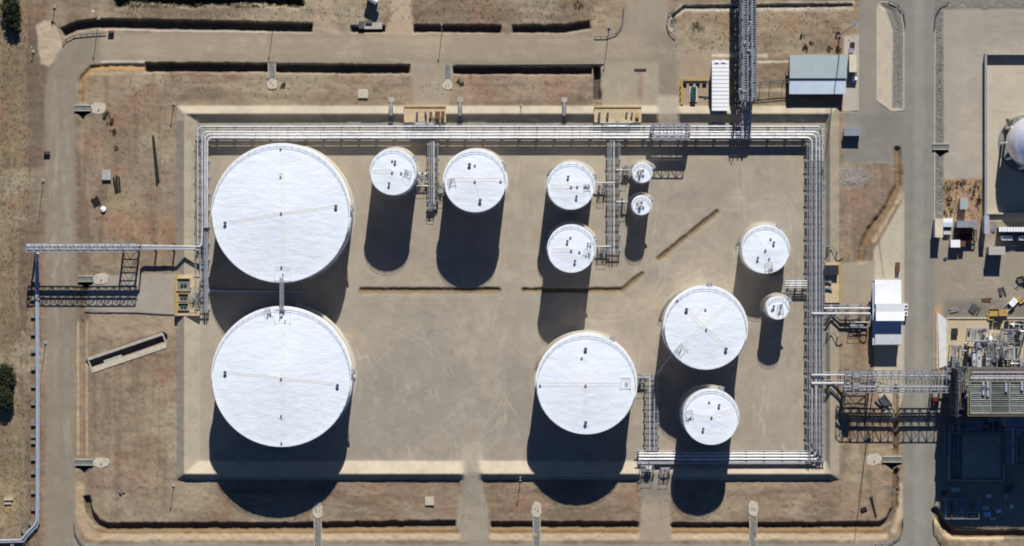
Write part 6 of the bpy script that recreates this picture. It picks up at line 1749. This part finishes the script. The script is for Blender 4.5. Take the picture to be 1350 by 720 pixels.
# ------------------------------------------------------------------ vehicles and loose gear in the service yard
def truck(label, px, py, rz, L=5.2, W=2.1, cab=ROOFW, bed=DSTEEL, name='pickup_truck', cat='truck'):
    c = G(px, py, 0); t = thing(name, label, cat, (c[0], c[1], 0), 'vehicles in the service yard'); ca, sa = math.cos(rz), math.sin(rz)
    def B(u0, u1, v0, v1, z0, z1):
        return MB().box((c[0] + (u0 + u1) / 2 * ca - (v0 + v1) / 2 * sa, c[1] + (u0 + u1) / 2 * sa + (v0 + v1) / 2 * ca, (z0 + z1) / 2), (u1 - u0, v1 - v0, z1 - z0), rz)
    h = W / 2
    part('chassis', B(-L / 2, L / 2, -h + .1, h - .1, .45, .7), DSTEEL, t)
    part('bonnet', B(L * .27, L / 2, -h + .05, h - .05, .7, 1.15), cab, t); cb = part('cab', B(-L * .02, L * .28, -h + .05, h - .05, .7, 1.85), cab, t)
    part('windscreen', B(L * .28, L * .30, -h + .2, h - .2, 1.2, 1.75), GLASS, cb); part('side_window', B(L * .02, L * .24, h - .06, h - .02, 1.2, 1.7), GLASS, cb); part('side_window', B(L * .02, L * .24, -h + .02, -h + .06, 1.2, 1.7), GLASS, cb)
    part('load_bed', B(-L / 2, -L * .03, -h, h, .7, .85), bed, t)
    for v in (-h, h - .08):
        part('bed_side', B(-L / 2, -L * .03, v, v + .08, .85, 1.3), cab, t)
    for u in (-L * .32, L * .33):
        for v in (-h + .1, h - .1):
            x, y = c[0] + u * ca - v * sa, c[1] + u * sa + v * ca
            w_ = part('wheel', MB().tube([(x + sa * .13, y - ca * .13, .38), (x - sa * .13, y + ca * .13, .38)], .38, 14), BLACK, t, True)
            part('rim', MB().tube([(x + sa * .15, y - ca * .15, .38), (x - sa * .15, y + ca * .15, .38)], .2, 10), PIPEG, w_, True)
    for v in (-h * .7, h * .7):
        part('headlight', B(L / 2, L / 2 + .03, v - .15, v + .15, .85, 1.05), GLASS, t)
truck('yellow truck parked at the top edge of the plant pad', 1316, 412, 0, 6.0, 2.4, YELLOW, YELLOW); truck('white pickup with a dark bed, slanted, above the plant pad', 1331, 402, .75, 5.4, 2.1, ROOFW, DSTEEL)
truck('small white truck by the pavement beside the cream box cabin', 1126, 102, -1.65, 3.6, 1.7, ROOFW, DSTEEL)
truck('yellow loader at the right edge of the service yard', 1349, 367, .3, 4.5, 2.0, YELLOW, DSTEEL)
def drum_pile(label, px, py, n, seed, m, ln=2.4, ang=0.0, rad=.3):
    r = random.Random(seed); c = G(px, py, 0); t = thing('pipe_stack', label, 'stack', (c[0], c[1], 0), 'stacks of pipes and timber')
    for i in range(n):
        a = ang + r.uniform(-.12, .12); o = (i - n / 2) * rad * 1.9; x, y = c[0] - math.sin(ang) * o + r.uniform(-.3, .3), c[1] + math.cos(ang) * o; L = ln * r.uniform(.8, 1.1) / 2
        gz = ground_z(px, py)
        part('length', MB().tube([(x - math.cos(a) * L, y - math.sin(a) * L, gz + rad), (x + math.cos(a) * L, y + math.sin(a) * L, gz + rad)], rad, 8), m, t, True)
drum_pile('long dark pole lying on the bare ground near the bund', 206, 210, 2, 1, TIMBER, 15.5, math.radians(-80), .32)
drum_pile('dark timber stack beside the pale crate', 155, 242, 4, 2, TIMBER, 5.5, math.radians(-88), .32); drum_pile('short dark timbers left of the small white sack', 127, 265, 4, 3, TIMBER, 3.0, math.radians(-60), .3)
drum_pile('dark pipes on the yard above the plant pad, slanted', 1322, 384, 3, 4, DSTEEL, 2.8, math.radians(-75), .3); drum_pile('rusty scrap ring of pipes above the plant pad, left one', 1257, 408, 4, 5, PIPED, 2.6, .2, .2); drum_pile('dark scrap pipes above the plant pad, right one', 1284, 407, 6, 6, DSTEEL, 3.0, 1.0, .26)
drum_pile('black cases in a row on the plant pad under the yellow truck, left', 1311, 427, 4, 7, BLACK, 1.6, 1.57, .5); drum_pile('black cases in a row on the plant pad under the yellow truck, right', 1337, 427, 9, 8, BLACK, 1.8, 1.57, .45)
drum_pile('thin sticks lying by the bottom right drain', 1152, 668, 3, 10, TIMBER, 7, math.radians(-75), .14); drum_pile('dark log in the south verge near the sticks', 1138, 670, 2, 11, TIMBER, 1.8, .4, .35)
drum_pile('dark debris pile under the eastern bridge beside the road', 1166, 530, 6, 15, DSTEEL, 4.2, math.radians(-50), .3); drum_pile('dark pipe lengths beside the sphere basin wall foot', 1309, 300, 3, 16, PIPED, 3.0, 1.4, .25); drum_pile('small dark offcuts in the middle of the service yard', 1245, 340, 2, 17, DSTEEL, 1.0, .7, .25); drum_pile('dark hose coils on the yard right of the plant road', 1300, 395, 5, 18, RUST, 3.2, .05, .14)
drum_pile('white pipe offcuts at the top edge of the service yard', 1342, 376, 3, 12, PIPEB, 2.4, .8, .2); drum_pile('yellow drums lying beside the slanted pickup', 1344, 395, 3, 13, YELLOW, 1.6, .6, .4); drum_pile('stack of ochre pipes left of the yellow truck', 1305, 417, 4, 14, YELLOW, 2.0, 0, .3)
# white sack
c = G(136.5, 276, 0); t = thing('sack', 'small white sack on bare ground below the pale crate', 'sack', (c[0], c[1], 0)); mb = MB()
part('bag', MB().tube([(c[0], c[1], -.1), (c[0], c[1], .3), (c[0] + .05, c[1], .75), (c[0], c[1] + .1, 1.05)], [.8, 1.0, .85, .25], 9), ROOFW, t, True); part('knot', MB().cyl((c[0], c[1] + .1), .14, 1.0, 1.25, 8), ROOFW, t)
# signs
def sign(label, px, py, m, w=1.6, h=1.2, z=1.6, rz=0):
    c = G(px, py, 0); t = thing('sign', label, 'sign', (c[0], c[1], 0)); 
    for e in (-.35, .35):
        part('post', MB().bar((c[0] + e * w, c[1], -.4), (c[0] + e * w, c[1], z), .09), GALV, t)
    part('board', MB().box((c[0], c[1], z), (w, .5, h), rz), m, t); part('lip', MB().box((c[0], c[1] - .26, z), (w + .1, .06, h + .1), rz), m, t)
sign('maroon board sign on the left road edge', 62.5, 201, MAROON, 2.0, 1.0, 1.0); sign('red box at the end of the top-left guard rail', 147, 42, RED, 1.8, 1.2, 1.0)
# yellow barrier set and green pump skid beside the cabin
t = thing('barrier', 'yellow barrier frame with dark openings round the green skid', 'barrier', G(914, 108, 0))
for i in range(4):
    c = G(903 + i * 8.7, 108.5, .6); part('block', MB().box((c[0], c[1], .5), (1.3, 1.0, 1.0)), DARKG, t)
a = rectm(897, 933, 104, 107, 0); part('long_rail', MB().quadbox(a[0], a[1], a[2], a[3], -.1, .55), YELLOW, t)
a = rectm(897, 900.5, 107, 138, 0); part('side_rail', MB().quadbox(a[0], a[1], a[2], a[3] - .01, -.1, .55), YELLOW, t)
for i in range(3):
    c = G(897, 115 + i * 8, .5); part('reflector', MB().box((c[0], c[1], .45), (.4, .5, .5)), DARKG, t)
c = G(914, 124, 0); t = thing('generator', 'white-rimmed green generator skid inside the yellow barrier', 'generator', (c[0], c[1], 0))
part('skid', MB().box((c[0], c[1], .15), (2.6, 5.2, .5)), WALLP, t); part('hood', MB().box((c[0], c[1] + .2, 1.2), (1.6, 4.2, 1.7)), GREEN, t)
for k in range(3):
    part('louvre', MB().box((c[0], c[1] - 1.2 + k * 1.3, 2.07), (1.2, .5, .06)), DARKG, t)
part('exhaust', MB().cyl((c[0] + .4, c[1] + 1.6), .12, 2.0, 2.9, 8), DSTEEL, t)
c = G(930, 128, 0); t = thing('hose_reel', 'dark hose lying between the generator and the cabin', 'hose', (c[0], c[1], 0)); part('hose', MB().tube([G(921, 127, .15), G(926, 127.5, .15), G(932, 128, .15), G(938, 130, .15)], .2, 6), BLACK, t, True); part('coupling', MB().box((c[0], c[1], .2), (.7, .7, .4)), DSTEEL, t)
# dark drain slot in the right apron
c = G(844, 92.5, 0); t = thing('drain_grate', 'dark drain slot with rusty run-off in the right access apron', 'drain', (c[0], c[1], 0)); part('frame', MB().box((c[0], c[1], .04), (4.0, .9, .16)), DARKG, t)
for i in range(6):
    part('bar', MB().box((c[0] - 1.6 + i * .64, c[1], .14), (.12, .8, .06)), DSTEEL, t)
# tracked machine / tank at the top drain
c = G(489, 3, 0); t = thing('dump_tank', 'white tank trailer at the top edge above a small drain', 'trailer', (c[0], c[1], 0)); part('barrel', MB().tube([(c[0] - 1.0, c[1] + 2, 3.6), (c[0] - .9, c[1] + 1.9, 3.6), (c[0] + 2.4, c[1] - .2, 3.6), (c[0] + 2.5, c[1] - .3, 3.6)], [.6, 1.3, 1.3, .6], 16), ROOFW, t, True)
part('frame', MB().box((c[0] + .6, c[1] + .8, 1.4), (1.6, 3.6, 2.4), -.9), DSTEEL, t); part('leg', MB().bar((c[0], c[1] + 1, -.3), (c[0], c[1] + 1, 3), .25), DSTEEL, t); part('leg', MB().bar((c[0] + 1.5, c[1], -.3), (c[0] + 1.5, c[1], 3), .25), DSTEEL, t)
c = G(485, 34, 0); t = thing('outfall', 'concrete outfall at the small top drain below the tank trailer', 'outfall', (c[0], c[1], 0)); part('slab', MB().box((c[0] + 1.5, c[1], .1), (6.4, 2.2, .5)), CONC, t); part('gate', MB().box((c[0] - 2.0, c[1] + .2, .7), (1.8, 2.4, 1.0)), DSTEEL, t); part('gate', MB().box((c[0] + .3, c[1] + 1.2, .6), (2.2, 1.0, .8)), DSTEEL, t)
# small valve hut at the far left
c = G(12, 660, 0); t = thing('well_head', 'small pale slab structure in a cleared patch at the far left', 'well head', (c[0], c[1], 0)); part('slab', MB().box((c[0], c[1] + .5, .3), (3.0, .7, .8)), CONCP, t); part('slab', MB().box((c[0] - .3, c[1] - .9, .3), (2.2, .5, .8)), CONCP, t)

# ------------------------------------------------------------------ vegetation
def plant(label, px, py, rad, h, n, seed, m, cat='shrub', name='shrub', trunk=True, leaf=.22, squash=1.0, group='scattered shrubs'):
    r = random.Random(seed); c = G(px, py, 0); gz = ground_z(px, py); t = thing(name, label, cat, (c[0], c[1], gz), group)
    clumps = []
    k = max(4, int(n / 60))
    for i in range(k):
        a = r.uniform(0, 2 * math.pi); q = rad * math.sqrt(r.random()) * .85
        clumps.append((c[0] + q * math.cos(a), c[1] + q * math.sin(a) * squash, gz + h * r.uniform(.3, .92) * (1 - .45 * (q / rad) ** 2), rad * r.uniform(.18, .36)))
    if trunk:
        tr = MB().tube([(c[0], c[1], gz - .3), (c[0] + .1, c[1], gz + h * .35), (c[0], c[1] + .1, gz + h * .7)], [h * .035, h * .026, h * .01], 7)
        for q in clumps[:7]:
            tr.tube([(c[0], c[1], gz + h * .25), ((c[0] + q[0]) / 2, (c[1] + q[1]) / 2, gz + h * .45), (q[0], q[1], q[2])], [h * .02, h * .013, h * .005], 5)
        part('trunk', tr, BARK, t)
    lv = MB(); lv2 = MB()
    for i in range(n):
        q = r.choice(clumps); d = np.array([r.gauss(0, 1) for _ in range(3)]); d = d / (np.linalg.norm(d) + 1e-6) * q[3] * r.random() ** .4
        p = np.array(q[:3]) + d; p[2] = max(p[2], gz + .05)
        u = np.array([r.gauss(0, 1) for _ in range(3)]); u /= np.linalg.norm(u); w = np.cross(u, (r.gauss(0, 1), r.gauss(0, 1), r.gauss(0, 1))); w /= (np.linalg.norm(w) + 1e-6)
        s = leaf * r.uniform(.6, 1.3); b_ = lv if r.random() < .8 else lv2; i0 = len(b_.v)
        b_.v += [tuple(p - u * s), tuple(p + w * s * .5), tuple(p + u * s), tuple(p - w * s * .5)]; b_.f.append((i0, i0 + 1, i0 + 2, i0 + 3))
    cr = part('crown', lv, m, t); part('light_leaves', lv2, LEAF2 if m is LEAF else DRY, cr)
    return t
G_T = 'dark trees at the left edge'
plant('dark narrow tree at the top-left corner', 16, 10, 3.4, 7.0, 5200, 1, LEAF, 'tree', 'tree', leaf=.26, squash=1.7, group=G_T)
plant('dark tree just below the corner tree, partly in its shadow', 19, 32, 2.6, 4.6, 3000, 2, LEAF, 'tree', 'tree', leaf=.26, squash=1.4, group=G_T)
plant('dark tree on the left edge beside the pipeline, upper half', 8, 494, 3.6, 5.0, 4600, 3, LEAF, 'tree', 'tree', leaf=.26, squash=1.2, group=G_T); plant('dark tree on the left edge beside the pipeline, lower half', 7, 522, 3.6, 5.6, 4600, 4, LEAF, 'tree', 'tree', leaf=.26, squash=1.3, group=G_T)
for i, (x, y, q, hh, mm, lb) in enumerate(((141, 150, 1.5, .9, LEAF2, 'olive bush right beside the upper left culvert apron'), (146, 161, 1.7, .9, LEAF2, 'olive bush trailing below the upper left culvert apron'), (149, 172, 1.2, .7, LEAF2, 'lowest olive tuft trailing from the upper left culvert'),
        (1058, 46, 1.0, .8, LEAF, 'leftmost dark bush above the grey-roofed shed'), (1062, 62, 1.2, .9, LEAF, 'dark bush close above the left part of the grey-roofed shed roof'), (1094, 64, 1.0, .8, LEAF, 'dark bush close above the right part of the grey-roofed shed roof'), (1105, 46, 1.1, .9, LEAF2, 'olive bush near the pole above the grey-roofed shed'), (1104, 64, 1.3, 1.1, LEAF, 'darkest bush at the corner of the grey-roofed shed'), (1070, 56, .8, .6, LEAF2, 'small olive tuft above the grey-roofed shed'),
        (1284, 247, 2.0, 1.5, LEAF2, 'olive shrub in the service yard hedge, upper right'), (1287, 262, 2.0, 1.6, LEAF, 'dark shrub beside the sphere basin wall'), (1250, 243, 2.2, .9, DRY, 'dry shrub at the upper left of the hedge patch'), (1250, 262, 2.0, .8, DRY, 'dry shrub at the middle left of the hedge patch'), (1250, 278, 1.8, .8, DRY, 'dry shrub at the lower left of the hedge patch'), (1266, 242, 2.0, 1.0, LEAF2, 'olive shrub above the small grey kiosk'),
        (1330, 163, 1.8, 1.2, RUST, 'brownish bush beside the sphere'), (1324, 172, 1.4, 1.0, RUST, 'lower brownish bush beside the sphere'), (162, 648, 1.6, .5, STONEP, 'pale scrub heap on the south-west verge'), (918, 35, 2.8, .7, DRY, 'round pale dry tuft at the top junction verge'), (373, 112, 1.1, .5, LEAF2, 'olive tuft beside the left apron of the top drain'), (607, 108, 1.3, .5, LEAF2, 'olive tuft beside the left access apron'),
        (70, 30, .7, .5, LEAF2, 'tuft at the pale ramp'), (152, 193, 1.2, .5, DRY, 'dry tuft above the pale crate'), (764, 4, 2.0, .9, DRY, 'dry bush near the top edge left of the curved guard rail'), (185, 2, 2.2, 1.0, LEAF, 'dark scrub at the top-edge ditch, left'), (260, -2, 2.4, 1.2, LEAF, 'dark scrub at the top-edge ditch, middle'), (345, -1, 2.4, 1.2, LEAF, 'dark scrub at the top-edge ditch, right'))):
    plant(lb, x, y, q, hh, 420, 30 + i, mm, leaf=.16, trunk=False)

# ------------------------------------------------------------------ loose stones and dry tufts (nobody could count them)
def scatter(name, label, cat, boxes, m, seed, smin, smax, flat=.6, tuft=False):
    r = random.Random(seed); mb = MB()
    for x0, x1, y0, y1, n in boxes:
        for _ in range(n):
            px, py = r.uniform(x0, x1), r.uniform(y0, y1); c = G(px, py, 0); s = r.uniform(smin, smax) ** 1.0; z = ground_z(px, py)
            i0 = len(mb.v)
            if tuft:
                for k in range(4):
                    a = r.uniform(0, 6.28); mb.v += [(c[0] - .1, c[1], z - .05), (c[0] + .1, c[1], z - .05), (c[0] + math.cos(a) * s, c[1] + math.sin(a) * s, z + s * r.uniform(.5, 1.1))]; mb.f.append((i0 + 3 * k, i0 + 3 * k + 1, i0 + 3 * k + 2))
            else:
                a0 = r.uniform(0, 6.28)
                for k in range(5):
                    a = a0 + k * 1.2566; q = s * r.uniform(.7, 1.2); mb.v.append((c[0] + q * math.cos(a), c[1] + q * math.sin(a), z - .06))
                mb.v.append((c[0] + r.uniform(-.3, .3) * s, c[1] + r.uniform(-.3, .3) * s, z + s * flat * r.uniform(.6, 1.2)))
                for k in range(5):
                    mb.f.append((i0 + k, i0 + (k + 1) % 5, i0 + 5))
    return single(name, mb, m, label, cat, kind='stuff')
scatter('gravel', 'grey loose stones in the drains beside the plant road', 'gravel', [(1233, 1243, 12, 290, 1500), (1178, 1190, 22, 142, 700), (1244, 1420, 1, 10, 700), (900, 1124, 4, 14, 500)], STONE, 1, .12, .34)
scatter('rubble', 'pale rubble heap left of the plant road ditch', 'rubble', [(1158, 1166, 252, 268, 60), (1110, 1140, 240, 246, 90), (882, 890, 16, 44, 140), (1160, 1190, 596, 660, 90), (1150, 1180, 600, 618, 40)], STONE, 2, .12, .34)
scatter('cobble_patch', 'grey cobbles on the bare ground below the dark paved corner', 'stones', [(1106, 1144, 223, 244, 520)], STONE, 12, .12, .34)
scatter('verge_stones', 'small stones strewn along verges and drain lips', 'stones', [(120, 230, 90, 330, 260), (120, 230, 500, 690, 320), (240, 1160, 642, 688, 620), (170, 780, 98, 138, 420), (900, 1120, 16, 66, 260), (1110, 1190, 215, 345, 160), (1110, 1185, 505, 690, 220), (0, 56, 60, 720, 260), (150, 800, 0, 30, 420), (640, 648, 640, 712, 40), (597, 606, 680, 712, 30), (842, 848, 670, 712, 30), (1243, 1320, 660, 700, 90)], STONE, 3, .08, .26)
scatter('dry_tufts', 'dry grass tufts over the bare ground', 'grass', [(0, 40, 0, 720, 1500), (120, 230, 100, 330, 260), (120, 230, 440, 690, 200), (150, 800, 0, 30, 700), (1245, 1292, 238, 288, 260), (900, 1125, 16, 68, 300), (170, 780, 98, 130, 200), (240, 1160, 645, 686, 260)], DRY, 4, .2, .5, tuft=True)
scatter('scrub', 'dark scrub leaves along the top-edge ditch', 'scrub', [(155, 400, -6, 9, 1400)], LEAF, 5, .25, .6, tuft=True)
